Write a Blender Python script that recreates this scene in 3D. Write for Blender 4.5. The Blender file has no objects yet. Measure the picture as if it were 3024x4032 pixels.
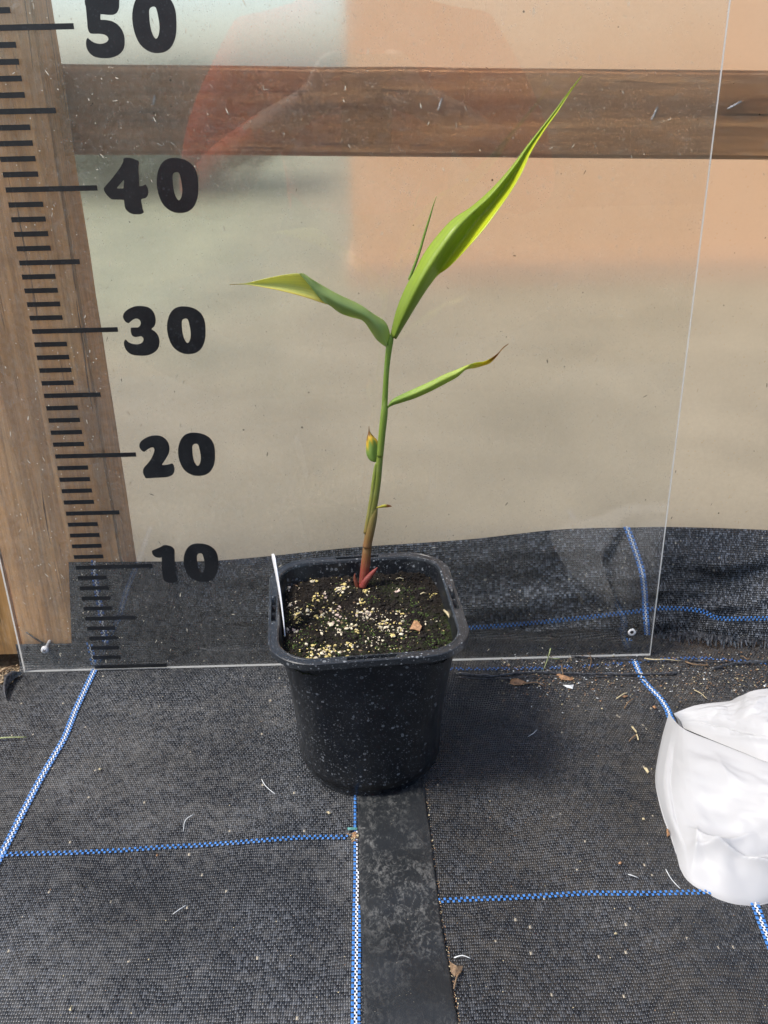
import bpy, bmesh, math, random
from math import sin, cos, pi, radians, sqrt, exp, atan2
from mathutils import Vector, noise as mnoise
random.seed(7)
scene = bpy.context.scene
C = scene.collection

# ------------------------------------------------------------------ camera
FPX = 3650.0                      # focal length in photo pixels (photo 3024 x 4032)
CAM = Vector((0.253381, -0.684381, 0.468941))
YAW, PITCH, ROLL = 0.0074, 0.4431, -0.0226
_fw = Vector((sin(YAW)*cos(PITCH), cos(YAW)*cos(PITCH), -sin(PITCH)))
_r0 = Vector((cos(YAW), -sin(YAW), 0.0)); _u0 = _r0.cross(_fw)
_r = _r0*cos(ROLL) + _u0*sin(ROLL); _u = -_r0*sin(ROLL) + _u0*cos(ROLL)
cam = bpy.data.cameras.new('camera'); camo = bpy.data.objects.new('camera', cam); C.objects.link(camo)
from mathutils import Matrix
m = Matrix(((_r.x, _u.x, -_fw.x, CAM.x), (_r.y, _u.y, -_fw.y, CAM.y), (_r.z, _u.z, -_fw.z, CAM.z), (0, 0, 0, 1)))
camo.matrix_world = m
cam.sensor_fit = 'VERTICAL'; cam.sensor_height = 36.0; cam.lens = FPX/4032*36.0
cam.clip_start = 0.01; cam.clip_end = 200.0
scene.camera = camo

# ------------------------------------------------------------------ light
SUN_DIR = Vector((-0.53, -0.18, 0.82)).normalized()      # towards the sun
world = bpy.data.worlds.new('World'); scene.world = world; world.use_nodes = True
wn = world.node_tree; bg = wn.nodes['Background']
sky = wn.nodes.new('ShaderNodeTexSky'); sky.sky_type = 'NISHITA'; sky.sun_disc = False
sky.sun_elevation = math.asin(SUN_DIR.z); sky.sun_rotation = atan2(SUN_DIR.x, SUN_DIR.y)
sky.dust_density = 2.0
wn.links.new(sky.outputs[0], bg.inputs[0]); bg.inputs[1].default_value = 0.15
sun = bpy.data.lights.new('sun', 'SUN'); suno = bpy.data.objects.new('sun', sun); C.objects.link(suno)
sun.energy = 2.6; sun.angle = radians(14); sun.color = (1.0, 0.95, 0.87)
suno.rotation_euler = (-SUN_DIR).to_track_quat('-Z', 'Y').to_euler()
suno.location = SUN_DIR*3
scene.view_settings.view_transform = 'Standard'; scene.view_settings.look = 'None'
scene.view_settings.gamma = 1.0; scene.view_settings.use_curve_mapping = False
scene.view_settings.exposure = 0.75
scene.render.engine = 'CYCLES'
scene.cycles.use_denoising = True; scene.cycles.use_adaptive_sampling = True; scene.cycles.adaptive_threshold = 0.02
scene.cycles.transparent_max_bounces = 24
scene.cycles.max_bounces = 7; scene.cycles.diffuse_bounces = 3; scene.cycles.glossy_bounces = 3
scene.cycles.sample_clamp_indirect = 6.0
scene.cycles.caustics_reflective = False; scene.cycles.caustics_refractive = True

# ------------------------------------------------------------------ pixels to places
VS = 3024/1659.0
def ray(px, py):
    return _r*((px-1512)/FPX) - _u*((py-2016)/FPX) + _fw
def onY(px, py, y):
    d = ray(px, py); return CAM + d*((y-CAM.y)/d.y)
def onZ(px, py, z):
    d = ray(px, py); return CAM + d*((z-CAM.z)/d.z)
def zoom(ox, oy, s):
    return lambda a, b: (ox+a*s, oy+b*s)
zA = zoom(320, 0, 400/1659); zB = zoom(390, 600, 400/1659); zC = zoom(470, 1190, 360/1659)
zD = zoom(530, 1690, 340/1659); zE = zoom(580, 2130, 300/1659)
zL = zoom(800, 200, 1600/1659)       # leaves
zS = zoom(1300, 1200, 800/1475)      # stem
zP = zoom(950, 2000, 1000/1659)      # pot
zK = zoom(1800, 1900, 1224/1659)     # skirt, right
zG = zoom(0, 2200, 700/1659)         # lower left
zH = zoom(2300, 2600, 724/1335)      # bag
zR = zoom(2000, 2500, 1024/1659)     # litter, right
zM = zoom(1000, 3000, 1000/1659)     # strip
zF = zoom(0, 3000, 1000/1659)        # mat, lower left
zV = zoom(0, 0, VS)

# ------------------------------------------------------------------ helpers
def link(name, me, mat=None, parent=None, smooth=True):
    o = bpy.data.objects.new(name, me); C.objects.link(o)
    if mat: 
        for k in (mat if isinstance(mat, (list, tuple)) else [mat]): me.materials.append(k)
    if parent: o.parent = parent
    if smooth:
        me.polygons.foreach_set('use_smooth', [True]*len(me.polygons))
    return o
def mesh(name, vs, fs, mat=None, parent=None, smooth=True):
    me = bpy.data.meshes.new(name); me.from_pydata([tuple(v) for v in vs], [], fs); me.update()
    return link(name, me, mat, parent, smooth)
def tag(o, label, cat, group=None, kind=None):
    if label: o['label'] = label
    if cat: o['category'] = cat
    if group: o['group'] = group
    if kind: o['kind'] = kind
    return o
def empty(name, loc=(0, 0, 0)):
    o = bpy.data.objects.new(name, None); C.objects.link(o); o.location = loc; o.empty_display_size = 0.02
    return o
def under(o, root):            # parent, keeping the place (parts are built in world coordinates)
    o.parent = root; o.matrix_parent_inverse = Matrix.Translation(-root.location); return o
def lerp(a, b, t): return a+(b-a)*t
def catmull(P, n, closed=False):
    out = []; N = len(P)
    segs = N if closed else N-1
    for i in range(segs):
        if closed: p0, p1, p2, p3 = P[(i-1) % N], P[i], P[(i+1) % N], P[(i+2) % N]
        else: p0, p1, p2, p3 = P[max(i-1, 0)], P[i], P[i+1], P[min(i+2, N-1)]
        for k in range(n):
            t = k/n; t2 = t*t; t3 = t2*t
            out.append(tuple(0.5*((2*b)+(-a+c)*t+(2*a-5*b+4*c-d)*t2+(-a+3*b-3*c+d)*t3) for a, b, c, d in zip(p0, p1, p2, p3)))
    if not closed: out.append(tuple(P[-1]))
    return out
def sample(P, t):              # piecewise linear by index fraction
    x = max(0, min(1, t))*(len(P)-1); i = min(int(x), len(P)-2); f = x-i
    return tuple(lerp(a, b, f) for a, b in zip(P[i], P[i+1]))
def resample(P, n):            # by arc length
    P = [Vector(p) for p in P]; L = [0]
    for a, b in zip(P, P[1:]): L.append(L[-1]+(b-a).length)
    out = []; j = 0
    for k in range(n):
        s = L[-1]*k/(n-1)
        while j < len(P)-2 and L[j+1] < s: j += 1
        d = L[j+1]-L[j]; out.append(P[j].lerp(P[j+1], (s-L[j])/d if d else 0))
    return out
def box(vs, fs, x0, x1, y0, y1, z0, z1):
    b = len(vs)
    vs += [(x, y, z) for z in (z0, z1) for y in (y0, y1) for x in (x0, x1)]
    fs += [tuple(b+i for i in q) for q in ((0, 2, 3, 1), (4, 5, 7, 6), (0, 1, 5, 4), (2, 6, 7, 3), (0, 4, 6, 2), (1, 3, 7, 5))]
def tube(vs, fs, P, R, n=8, squash=None):
    P = [Vector(p) for p in P]; b = len(vs); N = len(P)
    for i, p in enumerate(P):
        t = (P[min(i+1, N-1)]-P[max(i-1, 0)]).normalized()
        a = t.cross(Vector((0, 1, 0))); a = a.normalized() if a.length > 1e-4 else Vector((1, 0, 0))
        c = a.cross(t).normalized(); r = R[i] if isinstance(R, (list, tuple)) else R
        for k in range(n):
            w = 2*pi*k/n; vs.append(p+a*(cos(w)*r)+c*(sin(w)*r*(squash or 1)))
    for i in range(N-1):
        for k in range(n):
            fs.append((b+i*n+k, b+i*n+(k+1) % n, b+(i+1)*n+(k+1) % n, b+(i+1)*n+k))
    fs.append(tuple(b+k for k in range(n))[::-1]); fs.append(tuple(b+(N-1)*n+k for k in range(n)))
def grid(nu, nv, fn, name, mat, parent=None, uvfn=None, smooth=True):
    vs = [fn(i/(nu-1), j/(nv-1)) for j in range(nv) for i in range(nu)]
    fs = [(j*nu+i, j*nu+i+1, (j+1)*nu+i+1, (j+1)*nu+i) for j in range(nv-1) for i in range(nu-1)]
    o = mesh(name, vs, fs, mat, parent, smooth)
    if uvfn:
        uv = o.data.uv_layers.new(name='UVMap'); U = [uvfn(i/(nu-1), j/(nv-1)) for j in range(nv) for i in range(nu)]
        for l in o.data.loops: uv.data[l.index].uv = U[l.vertex_index]
    return o
def setcol(o, fn):
    a = o.data.color_attributes.new('Tint', 'FLOAT_COLOR', 'POINT')
    for i, v in enumerate(o.data.vertices): a.data[i].color = (*fn(i, v.co), 1)
def fb(x, y, z=0.0, o=4):
    return mnoise.fractal(Vector((x, y, z)), 1.0, 2.0, o)

# ------------------------------------------------------------------ materials
class NT:
    def __init__(s, name):
        s.m = bpy.data.materials.new(name); s.m.use_nodes = True; s.t = s.m.node_tree
        s.t.nodes.clear(); s.out = s.t.nodes.new('ShaderNodeOutputMaterial')
    def n(s, typ, ins=None, **kw):
        nd = s.t.nodes.new('ShaderNode'+typ)
        for k, v in kw.items(): setattr(nd, k, v)
        for k, v in (ins or {}).items(): s.put(nd.inputs[k], v)
        return nd
    def put(s, sock, v):
        if hasattr(v, 'is_linked') or isinstance(v, bpy.types.NodeSocket): s.t.links.new(v, sock)
        elif isinstance(v, (tuple, list)) and len(v) == 3 and sock.type == 'RGBA': sock.default_value = (*v, 1)
        else: sock.default_value = v
    def math(s, op, a, b=0.0, c=0.0, clamp=False):
        nd = s.n('Math', {0: a, 1: b, 2: c}, operation=op, use_clamp=clamp); return nd.outputs[0]
    def coord(s, kind='Object'): return s.n('TexCoord').outputs[kind]
    def map(s, vec, scale=(1, 1, 1), rot=(0, 0, 0), loc=(0, 0, 0)):
        return s.n('Mapping', {'Vector': vec, 'Scale': scale, 'Rotation': rot, 'Location': loc}).outputs[0]
    def noise(s, vec, scale, detail=4, rough=0.55, dist=0.0):
        return s.n('TexNoise', {'Vector': vec, 'Scale': scale, 'Detail': detail, 'Roughness': rough, 'Distortion': dist}).outputs[0]
    def vor(s, vec, scale, feature='F1', out='Distance', rnd=1.0):
        return s.n('TexVoronoi', {'Vector': vec, 'Scale': scale, 'Randomness': rnd}, feature=feature).outputs[out]
    def ramp(s, f, *stops):
        nd = s.n('ValToRGB', {0: f}); e = nd.color_ramp.elements
        while len(e) < len(stops): e.new(0.5)
        for k, (p, c) in enumerate(stops):
            e[k].position = p; e[k].color = (*c, 1) if isinstance(c, (tuple, list)) else (c, c, c, 1)
        return nd.outputs[0]
    def mix(s, f, a, b, blend='MIX'):
        nd = s.n('Mix', data_type='RGBA', blend_type=blend); s.put(nd.inputs[0], f); s.put(nd.inputs[6], a); s.put(nd.inputs[7], b)
        return nd.outputs[2]
    def bump(s, h, strength, dist, normal=None):
        d = {'Height': h, 'Strength': strength, 'Distance': dist}
        if normal is not None: d['Normal'] = normal
        return s.n('Bump', d).outputs[0]
    def bsdf(s, col, rough=0.5, normal=None, spec=0.5, **kw):
        d = {'Base Color': col, 'Roughness': rough, 'Specular IOR Level': spec}
        if normal is not None: d['Normal'] = normal
        d.update(kw); return s.n('BsdfPrincipled', d).outputs[0]
    def done(s, sh): s.t.links.new(sh, s.out.inputs[0]); return s.m

def mat_plain(name, col, rough=0.6, var=0.25, scale=300, spec=0.4):
    n = NT(name); o = n.coord(); f = n.noise(o, scale, 3)
    c = n.mix(n.ramp(f, (0.35, 0.0), (0.7, 1.0)), tuple(x*(1-var) for x in col), tuple(min(1, x*(1+var)) for x in col))
    return n.done(n.bsdf(c, rough, n.bump(f, 0.3, 0.0006), spec))

def mat_weave(name, tone, dirt, dust_sheen_col=(0.20, 0.165, 0.12), pw=0.0014, ph=0.0022, glint=1.0, rmin=0.24, glint_paint=1.0):
    n = NT(name); uv = n.coord('UV')
    wob = n.n('TexNoise', {'Vector': uv, 'Scale': 35.0, 'Detail': 2.0}).outputs['Color']
    uvw = n.n('VectorMath', {0: wob, 1: (0.5, 0.5, 0.5)}, operation='SUBTRACT').outputs[0]
    uvw = n.n('VectorMath', {0: uvw, 1: (0.003, 0.004, 0)}, operation='MULTIPLY').outputs[0]
    uvw = n.n('VectorMath', {0: uv, 1: uvw}, operation='ADD').outputs[0]
    s = n.n('SeparateXYZ', {0: uvw})
    u = n.math('DIVIDE', s.outputs[0], pw); v = n.math('DIVIDE', s.outputs[1], ph)
    iu = n.math('FLOOR', u); iv = n.math('FLOOR', v); fu = n.math('FRACT', u); fv = n.math('FRACT', v)
    par = n.math('FLOORED_MODULO', n.math('ADD', iu, iv), 2.0)
    du = n.math('SINE', n.math('MULTIPLY', fu, pi)); dv = n.math('SINE', n.math('MULTIPLY', fv, pi))
    dome = n.math('POWER', n.math('MULTIPLY', du, dv), 0.45)
    h = n.math('MULTIPLY', dome, n.math('MULTIPLY_ADD', par, 0.45, 0.55))
    cell = n.n('CombineXYZ', {0: iu, 1: iv, 2: 0.0}).outputs[0]
    wn_ = n.n('TexWhiteNoise', {0: cell}, noise_dimensions='3D').outputs[0]
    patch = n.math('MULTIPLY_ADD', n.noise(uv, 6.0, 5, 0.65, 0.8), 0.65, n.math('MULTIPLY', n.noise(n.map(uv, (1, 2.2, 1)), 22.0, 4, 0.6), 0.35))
    fine = n.noise(uv, 160.0, 3, 0.6)
    base = n.mix(par, (0.008*tone, 0.009*tone, 0.011*tone), (0.034*tone, 0.0385*tone, 0.046*tone))
    base = n.mix(n.ramp(n.math('POWER', wn_, 3.0), (0.1, 0.0), (1.0, 0.85)), base, (0.085*tone*glint_paint, 0.092*tone*glint_paint, 0.104*tone*glint_paint))  # random pale cells paint tape glints into the colour, strongest on the skirt
    base = n.mix(n.math('MULTIPLY', n.ramp(n.noise(uv, 7.0, 4, 0.6), (0.38, 0.9), (0.60, 0.0)), 0.8), base, (0.006*tone, 0.007*tone, 0.009*tone))  # broad dark patches put the cloth's uneven sheen into its colour
    base = n.mix(n.math('MULTIPLY', n.math('SUBTRACT', 1.0, dome), 0.7), base, (0.004, 0.004, 0.004))
    dm = n.math('MULTIPLY', n.ramp(n.math('MULTIPLY_ADD', fine, 0.4, n.math('MULTIPLY', patch, 0.6)), (0.46, 0.0), (0.66, 1.0)), dirt)  # dust patches, stronger on the left mat to paint in its pale sheen
    base = n.mix(dm, base, dust_sheen_col)
    # pale grains caught in the weave
    gr = n.math('GREATER_THAN', wn_, 0.9975); gr = n.math('MULTIPLY', gr, n.math('GREATER_THAN', fine, 0.5))
    base = n.mix(n.math('MULTIPLY', gr, 0.8), base, (0.42, 0.37, 0.28))
    rough = n.math('MULTIPLY_ADD', wn_, 0.25, rmin)
    return n.done(n.bsdf(base, rough, n.bump(h, 1.0, 0.0007*glint), 0.55))

def mat_wood(name, axis, c0, c1, c2, stain=0.5, knots=True):
    n = NT(name); o = n.coord()
    sc = {'z': (22, 22, 1.6), 'x': (1.6, 22, 22)}[axis]
    w = n.map(o, sc); sc2 = {'z': (140, 140, 5), 'x': (5, 140, 140)}[axis]
    big = n.noise(w, 1.6, 4, 0.6, 1.2); fine = n.noise(n.map(o, sc2), 2.0, 5, 0.65, 0.4)
    blot = n.noise(o, 16.0, 4, 0.6, 0.6); crk = n.noise(n.map(o, {'z': (90, 90, 3.2), 'x': (3.2, 90, 90)}[axis]), 2.4, 3, 0.5, 0.8)
    c = n.ramp(big, (0.25, c0), (0.5, c1), (0.75, c2))
    c = n.mix(n.math('MULTIPLY', n.ramp(fine, (0.38, 0.0), (0.62, 1.0)), 0.75), c, tuple(x*0.5 for x in c1))
    c = n.mix(n.math('MULTIPLY', n.ramp(n.noise(n.map(o, {'z': (60, 60, 14), 'x': (14, 60, 60)}[axis]), 3.0, 5, 0.7), (0.52, 0.0), (0.72, 1.0)), 0.45), c, (0.50, 0.40, 0.28))
    c = n.mix(n.math('MULTIPLY', n.ramp(blot, (0.5, 0.0), (0.75, 1.0)), stain), c, (0.10, 0.065, 0.04))
    ck = n.ramp(crk, (0.30, 1.0), (0.345, 0.0))
    c = n.mix(n.math('MULTIPLY', ck, 0.8), c, (0.035, 0.022, 0.014))
    if knots:
        kd = n.vor(n.map(o, {'z': (9, 9, 4.2), 'x': (4.2, 9, 9)}[axis]), 1.0)
        c = n.mix(n.math('MULTIPLY', n.ramp(n.math('MULTIPLY_ADD', fine, 0.09, kd), (0.13, 1.0), (0.22, 0.0)), 0.8), c, (0.06, 0.035, 0.022))
    h = n.math('SUBTRACT', n.math('MULTIPLY', fine, 0.5), ck)
    return n.done(n.bsdf(c, 0.62, n.bump(h, 0.6, 0.0012), 0.3))

M = {}
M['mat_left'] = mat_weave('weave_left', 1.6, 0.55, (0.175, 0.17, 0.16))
M['mat_right'] = mat_weave('weave_right', 1.25, 0.46, (0.125, 0.108, 0.085), glint=1.3)
M['skirt'] = mat_weave('weave_skirt', 1.45, 0.24, (0.16, 0.145, 0.12), pw=0.0017, ph=0.0021, glint=1.5, rmin=0.16, glint_paint=3.0)
M['wood_post'] = mat_wood('wood_post', 'z', (0.36, 0.17, 0.06), (0.60, 0.32, 0.13), (0.72, 0.45, 0.22), 0.5)
M['wood_side'] = mat_wood('wood_side', 'z', (0.27, 0.14, 0.05), (0.45, 0.25, 0.09), (0.52, 0.33, 0.15), 0.9)
M['wood_beam'] = mat_wood('wood_beam', 'x', (0.13, 0.048, 0.018), (0.48, 0.22, 0.08), (0.80, 0.42, 0.16), 0.4, True)

def mat_black_plastic(name, base, spots, spotcol=(0.22, 0.24, 0.26)):
    n = NT(name); o = n.coord()
    def layer(sc, lo, hi, soft, seed):
        v = n.n('TexVoronoi', {'Vector': n.map(o, loc=(seed, seed*2, 0)), 'Scale': sc, 'Randomness': 1.0}, feature='F1')
        d = v.outputs['Distance']; r = n.n('SeparateXYZ', {0: v.outputs['Color']}).outputs[0]
        rad = n.math('MULTIPLY_ADD', n.math('POWER', r, 3.0), hi-lo, lo)
        inside = n.math('SUBTRACT', rad, d)
        m_ = n.math('DIVIDE', inside, soft, clamp=True)
        ring = n.math('MULTIPLY', m_, n.math('MULTIPLY_ADD', n.math('SUBTRACT', 1.0, n.math('DIVIDE', inside, soft*5, clamp=True)), 0.6, 0.4))
        keep = n.math('GREATER_THAN', n.n('SeparateXYZ', {0: v.outputs['Color']}).outputs[1], 0.25)
        return n.math('MULTIPLY', ring, keep)
    a = layer(300, 0.03, 0.40, 0.06, 0.0); b = layer(620, 0.06, 0.5, 0.12, 3.1); c_ = layer(1150, 0.12, 0.55, 0.25, 5.7)
    dens = n.ramp(n.noise(o, 22, 4), (0.30, 0.35), (0.55, 1.0))
    sp = n.math('MAXIMUM', n.math('MULTIPLY', a, 0.9), n.math('MAXIMUM', n.math('MULTIPLY', b, 0.7), n.math('MULTIPLY', c_, 0.55)))
    sp = n.math('MULTIPLY', n.math('MULTIPLY', sp, dens), spots)
    film = n.math('MULTIPLY', n.ramp(n.noise(o, 40, 5, 0.7), (0.4, 0.0), (0.8, 1.0)), 0.10)
    col = n.mix(film, base, (0.18, 0.18, 0.17)); col = n.mix(sp, col, spotcol)
    return n.done(n.bsdf(col, n.math('MULTIPLY_ADD', sp, 0.4, 0.33), n.bump(n.noise(o, 500, 3), 0.08, 0.0004), 0.5))
M['pot'] = mat_black_plastic('pot_plastic', (0.0038, 0.0052, 0.008), 1.0, (0.23, 0.245, 0.26))
M['rim'] = mat_black_plastic('rim_plastic', (0.014, 0.017, 0.021), 1.0, (0.30, 0.32, 0.34))
M['label'] = mat_plain('label_plastic', (0.80, 0.80, 0.82), 0.4, 0.06, 120)

def mat_strip():
    n = NT('strip_plastic'); o = n.coord()
    a = n.noise(o, 110, 6, 0.75, 0.6); b = n.noise(n.map(o, (1, 0.6, 1)), 420, 5, 0.75, 1.0); c = n.noise(o, 14, 4)
    f = n.math('MULTIPLY', n.ramp(n.math('MULTIPLY_ADD', b, 0.5, n.math('MULTIPLY', a, 0.5)), (0.49, 0.0), (0.68, 1.0)), n.ramp(c, (0.35, 0.1), (0.65, 1.0)))
    col = n.mix(f, (0.016, 0.018, 0.020), (0.20, 0.20, 0.19))
    gr = n.ramp(n.vor(o, 420), (0.06, 1.0), (0.11, 0.0)); gr = n.math('MULTIPLY', gr, n.math('GREATER_THAN', n.noise(o, 130, 2), 0.6))
    col = n.mix(gr, col, (0.35, 0.31, 0.24))
    return n.done(n.bsdf(col, 0.42, n.bump(a, 0.3, 0.0012), 0.4))
M['strip'] = mat_strip()
M['blue'] = mat_plain('blue_tape', (0.055, 0.20, 0.53), 0.4, 0.35, 900)
M['blue_dirty'] = mat_plain('blue_tape_dirty', (0.045, 0.12, 0.33), 0.5, 0.5, 700)
M['white'] = mat_plain('white_tape', (0.70, 0.72, 0.75), 0.45, 0.15, 900)
M['fringe'] = mat_plain('fringe_tape', (0.075, 0.078, 0.085), 0.25, 0.7, 500, 0.8)
M['ink'] = mat_black_plastic('vinyl_black', (0.006, 0.007, 0.009), 0.14)
M['metal'] = mat_plain('screw_metal', (0.55, 0.55, 0.56), 0.35, 0.3, 900)
M['rust'] = mat_plain('nail_metal', (0.05, 0.045, 0.04), 0.5, 0.4, 900)
M['chip'] = mat_plain('chipped_acrylic', (0.75, 0.74, 0.72), 0.6, 0.15, 600)
M['twig'] = mat_plain('twig', (0.20, 0.13, 0.075), 0.7, 0.4, 500)
M['straw'] = mat_plain('straw', (0.52, 0.44, 0.27), 0.6, 0.3, 500)
M['drygrass'] = mat_plain('grass_blade', (0.32, 0.36, 0.16), 0.5, 0.3, 500)
M['leaflitter'] = mat_plain('dry_leaf', (0.33, 0.18, 0.09), 0.6, 0.45, 500)
M['darklitter'] = mat_plain('dark_bits', (0.02, 0.017, 0.014), 0.6, 0.4, 500)
M['hair'] = mat_plain('fibre', (0.6, 0.62, 0.62), 0.4, 0.1, 500)
M['perlite'] = mat_plain('perlite', (0.66, 0.58, 0.42), 0.8, 0.35, 260)
M['perlite_y'] = mat_plain('perlite_stained', (0.58, 0.47, 0.18), 0.8, 0.4, 260)
M['perlite_p'] = mat_plain('perlite_pink', (0.52, 0.40, 0.34), 0.8, 0.35, 260)
M['moss'] = mat_plain('moss', (0.05, 0.08, 0.016), 0.8, 0.6, 220)
M['crumb'] = mat_plain('soil_crumb', (0.011, 0.0075, 0.005), 0.9, 0.7, 200)
M['teal'] = mat_plain('teal_scrap', (0.10, 0.27, 0.25), 0.5, 0.2, 300)
M['tan'] = mat_plain('sandy_soil', (0.33, 0.25, 0.16), 0.9, 0.4, 90)

def mat_soil():
    n = NT('potting_soil'); o = n.coord()
    a = n.noise(o, 60, 6, 0.7); b = n.noise(o, 420, 5, 0.7); c = n.noise(o, 24, 4)
    col = n.ramp(b, (0.3, (0.004, 0.003, 0.002)), (0.55, (0.012, 0.008, 0.005)), (0.75, (0.030, 0.021, 0.013)))
    col = n.mix(n.math('MULTIPLY', n.ramp(c, (0.46, 0.0), (0.62, 1.0)), n.ramp(b, (0.35, 0.2), (0.65, 0.9))), col, (0.028, 0.042, 0.010))
    return n.done(n.bsdf(col, 0.85, n.bump(n.math('MULTIPLY_ADD', a, 0.5, b), 1.0, 0.003), 0.25))
M['soil'] = mat_soil()

def mat_acrylic():
    n = NT('clear_acrylic'); o = n.coord()
    fr = n.math('MULTIPLY_ADD', n.math('POWER', n.n('LayerWeight').outputs['Facing'], 5.0), 0.93, 0.042)
    sp = n.vor(o, 380); sel = n.noise(o, 60, 4, 0.65)
    dust = n.math('MULTIPLY', n.ramp(sp, (0.10, 1.0), (0.20, 0.0)), n.ramp(sel, (0.46, 0.0), (0.58, 1.0)))
    fibre = n.math('MULTIPLY', n.ramp(n.noise(n.map(o, (1, 1, 1)), 260, 5, 0.75, 3.0), (0.63, 0.0), (0.72, 1.0)), n.ramp(n.noise(o, 14, 4), (0.35, 0.25), (0.65, 1.0)))
    scr = n.ramp(n.vor(n.map(o, (60, 60, 6), (0, 0.5, 0)), 3.0, 'DISTANCE_TO_EDGE'), (0.004, 1.0), (0.010, 0.0))
    scr = n.math('MULTIPLY', scr, n.ramp(n.noise(o, 17, 2), (0.6, 0.0), (0.7, 1.0)))
    lx = n.ramp(n.math('MULTIPLY_ADD', n.n('SeparateXYZ', {0: o}).outputs[0], 1.6, 0.1), (0.0, 1.0), (0.75, 0.25))
    haze = n.math('MULTIPLY', n.math('MULTIPLY_ADD', n.ramp(n.noise(o, 190, 5, 0.75), (0.40, 0.0), (0.68, 1.0)), 0.085, n.math('MULTIPLY', n.noise(o, 9, 5, 0.7), 0.035)), lx)
    dm = n.math('MAXIMUM', n.math('MULTIPLY', dust, 0.30), n.math('MAXIMUM', n.math('MULTIPLY', fibre, 0.22), n.math('MULTIPLY', scr, 0.16)))
    dm = n.math('ADD', dm, haze, clamp=True)
    clear = n.n('MixShader', {0: fr, 1: n.n('BsdfTransparent', {0: (0.985, 0.99, 0.985)}).outputs[0], 2: n.n('BsdfGlossy', {'Color': (1, 1, 1), 'Roughness': 0.02}).outputs[0]}).outputs[0]
    return n.done(n.n('MixShader', {0: dm, 1: clear, 2: n.n('BsdfDiffuse', {0: (0.72, 0.68, 0.60)}).outputs[0]}).outputs[0])
M['acrylic'] = mat_acrylic()
n_ = NT('acrylic_edge'); o_ = n_.coord()
M['acrylic_edge'] = n_.done(n_.n('MixShader', {0: 0.45, 1: n_.bsdf((0.95, 0.95, 0.93), 0.3), 2: n_.n('BsdfTranslucent', {0: (0.8, 0.8, 0.78)}).outputs[0]}).outputs[0])

def mat_film():
    n = NT('greenhouse_film'); o = n.coord()
    sepz = n.n('SeparateXYZ', {0: o}).outputs[2]
    big = n.noise(o, 6, 5, 0.6); sp = n.vor(o, 210); sel = n.noise(o, 40, 4, 0.7); fine = n.noise(o, 330, 3, 0.6)
    splash = n.math('MULTIPLY', n.ramp(sp, (0.10, 1.0), (0.20, 0.0)), n.ramp(sel, (0.46, 0.0), (0.58, 1.0)))
    dark = n.math('MULTIPLY', n.ramp(n.vor(n.map(o, loc=(3, 1, 2)), 62), (0.035, 1.0), (0.06, 0.0)), n.math('GREATER_THAN', n.noise(o, 19, 3), 0.56))
    dirtc = n.mix(n.ramp(fine, (0.35, 0.0), (0.7, 1.0)), (0.50, 0.425, 0.30), (0.76, 0.67, 0.51))
    vol = n.n('BsdfTranslucent', {0: (0.95, 0.86, 0.70)}).outputs[0]
    dif = n.n('BsdfDiffuse', {0: dirtc}).outputs[0]
    haz = n.n('MixShader', {0: 0.5, 1: vol, 2: dif}).outputs[0]
    see = n.n('BsdfRefraction', {'Color': (0.97, 0.98, 1.0), 'Roughness': 0.34, 'IOR': 1.10}, distribution='GGX').outputs[0]
    tr = n.n('BsdfTransparent', {0: (0.98, 0.98, 0.97)}).outputs[0]
    see = n.n('MixShader', {0: 0.10, 1: see, 2: tr}).outputs[0]
    low = n.ramp(n.math('MULTIPLY_ADD', big, 0.12, sepz), (0.14, 1.0), (0.44, 0.0))
    f = n.math('MULTIPLY_ADD', low, 0.36, n.math('MULTIPLY_ADD', big, 0.12, 0.06))
    f = n.math('ADD', f, n.math('MULTIPLY', splash, 0.40), clamp=True)
    body = n.n('MixShader', {0: f, 1: see, 2: haz}).outputs[0]
    body = n.n('MixShader', {0: dark, 1: body, 2: n.n('BsdfDiffuse', {0: (0.05, 0.04, 0.03)}).outputs[0]}).outputs[0]
    gl = n.n('BsdfGlossy', {'Roughness': 0.2}).outputs[0]
    return n.done(n.n('MixShader', {0: 0.03, 1: body, 2: gl}).outputs[0])
M['film'] = mat_film()

def mat_leaf(name, trans=0.45):
    n = NT(name); o = n.coord('UV')
    col = n.n('Attribute', attribute_name='Tint').outputs[0]
    s = n.n('SeparateXYZ', {0: o})
    vein = n.math('SINE', n.math('MULTIPLY', s.outputs[0], 190.0))
    vein2 = n.math('SINE', n.math('MULTIPLY', s.outputs[0], 61.0))
    f = n.math('MULTIPLY_ADD', vein, 0.25, n.math('MULTIPLY', vein2, 0.25))
    c = n.mix(n.math('MULTIPLY_ADD', f, 0.22, 0.15, clamp=True), col, (0.16, 0.24, 0.03))
    ob = n.coord()
    c = n.mix(n.math('MULTIPLY', n.ramp(n.noise(ob, 110, 4, 0.65), (0.5, 0.0), (0.75, 1.0)), 0.10), c, (0.45, 0.45, 0.35))
    b = n.bump(n.math('ADD', f, n.noise(ob, 300, 2)), 0.22, 0.0006)
    pr = n.bsdf(c, 0.38, b, 0.45)
    tr = n.n('BsdfTranslucent', {0: n.mix(1.0, c, (1.5, 1.45, 0.6), 'MULTIPLY'), 'Normal': b}).outputs[0]
    return n.done(n.n('MixShader', {0: trans, 1: pr, 2: tr}).outputs[0])
M['leaf'] = mat_leaf('leaf_blade'); M['stem'] = mat_leaf('leaf_sheath', 0.12)

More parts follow.
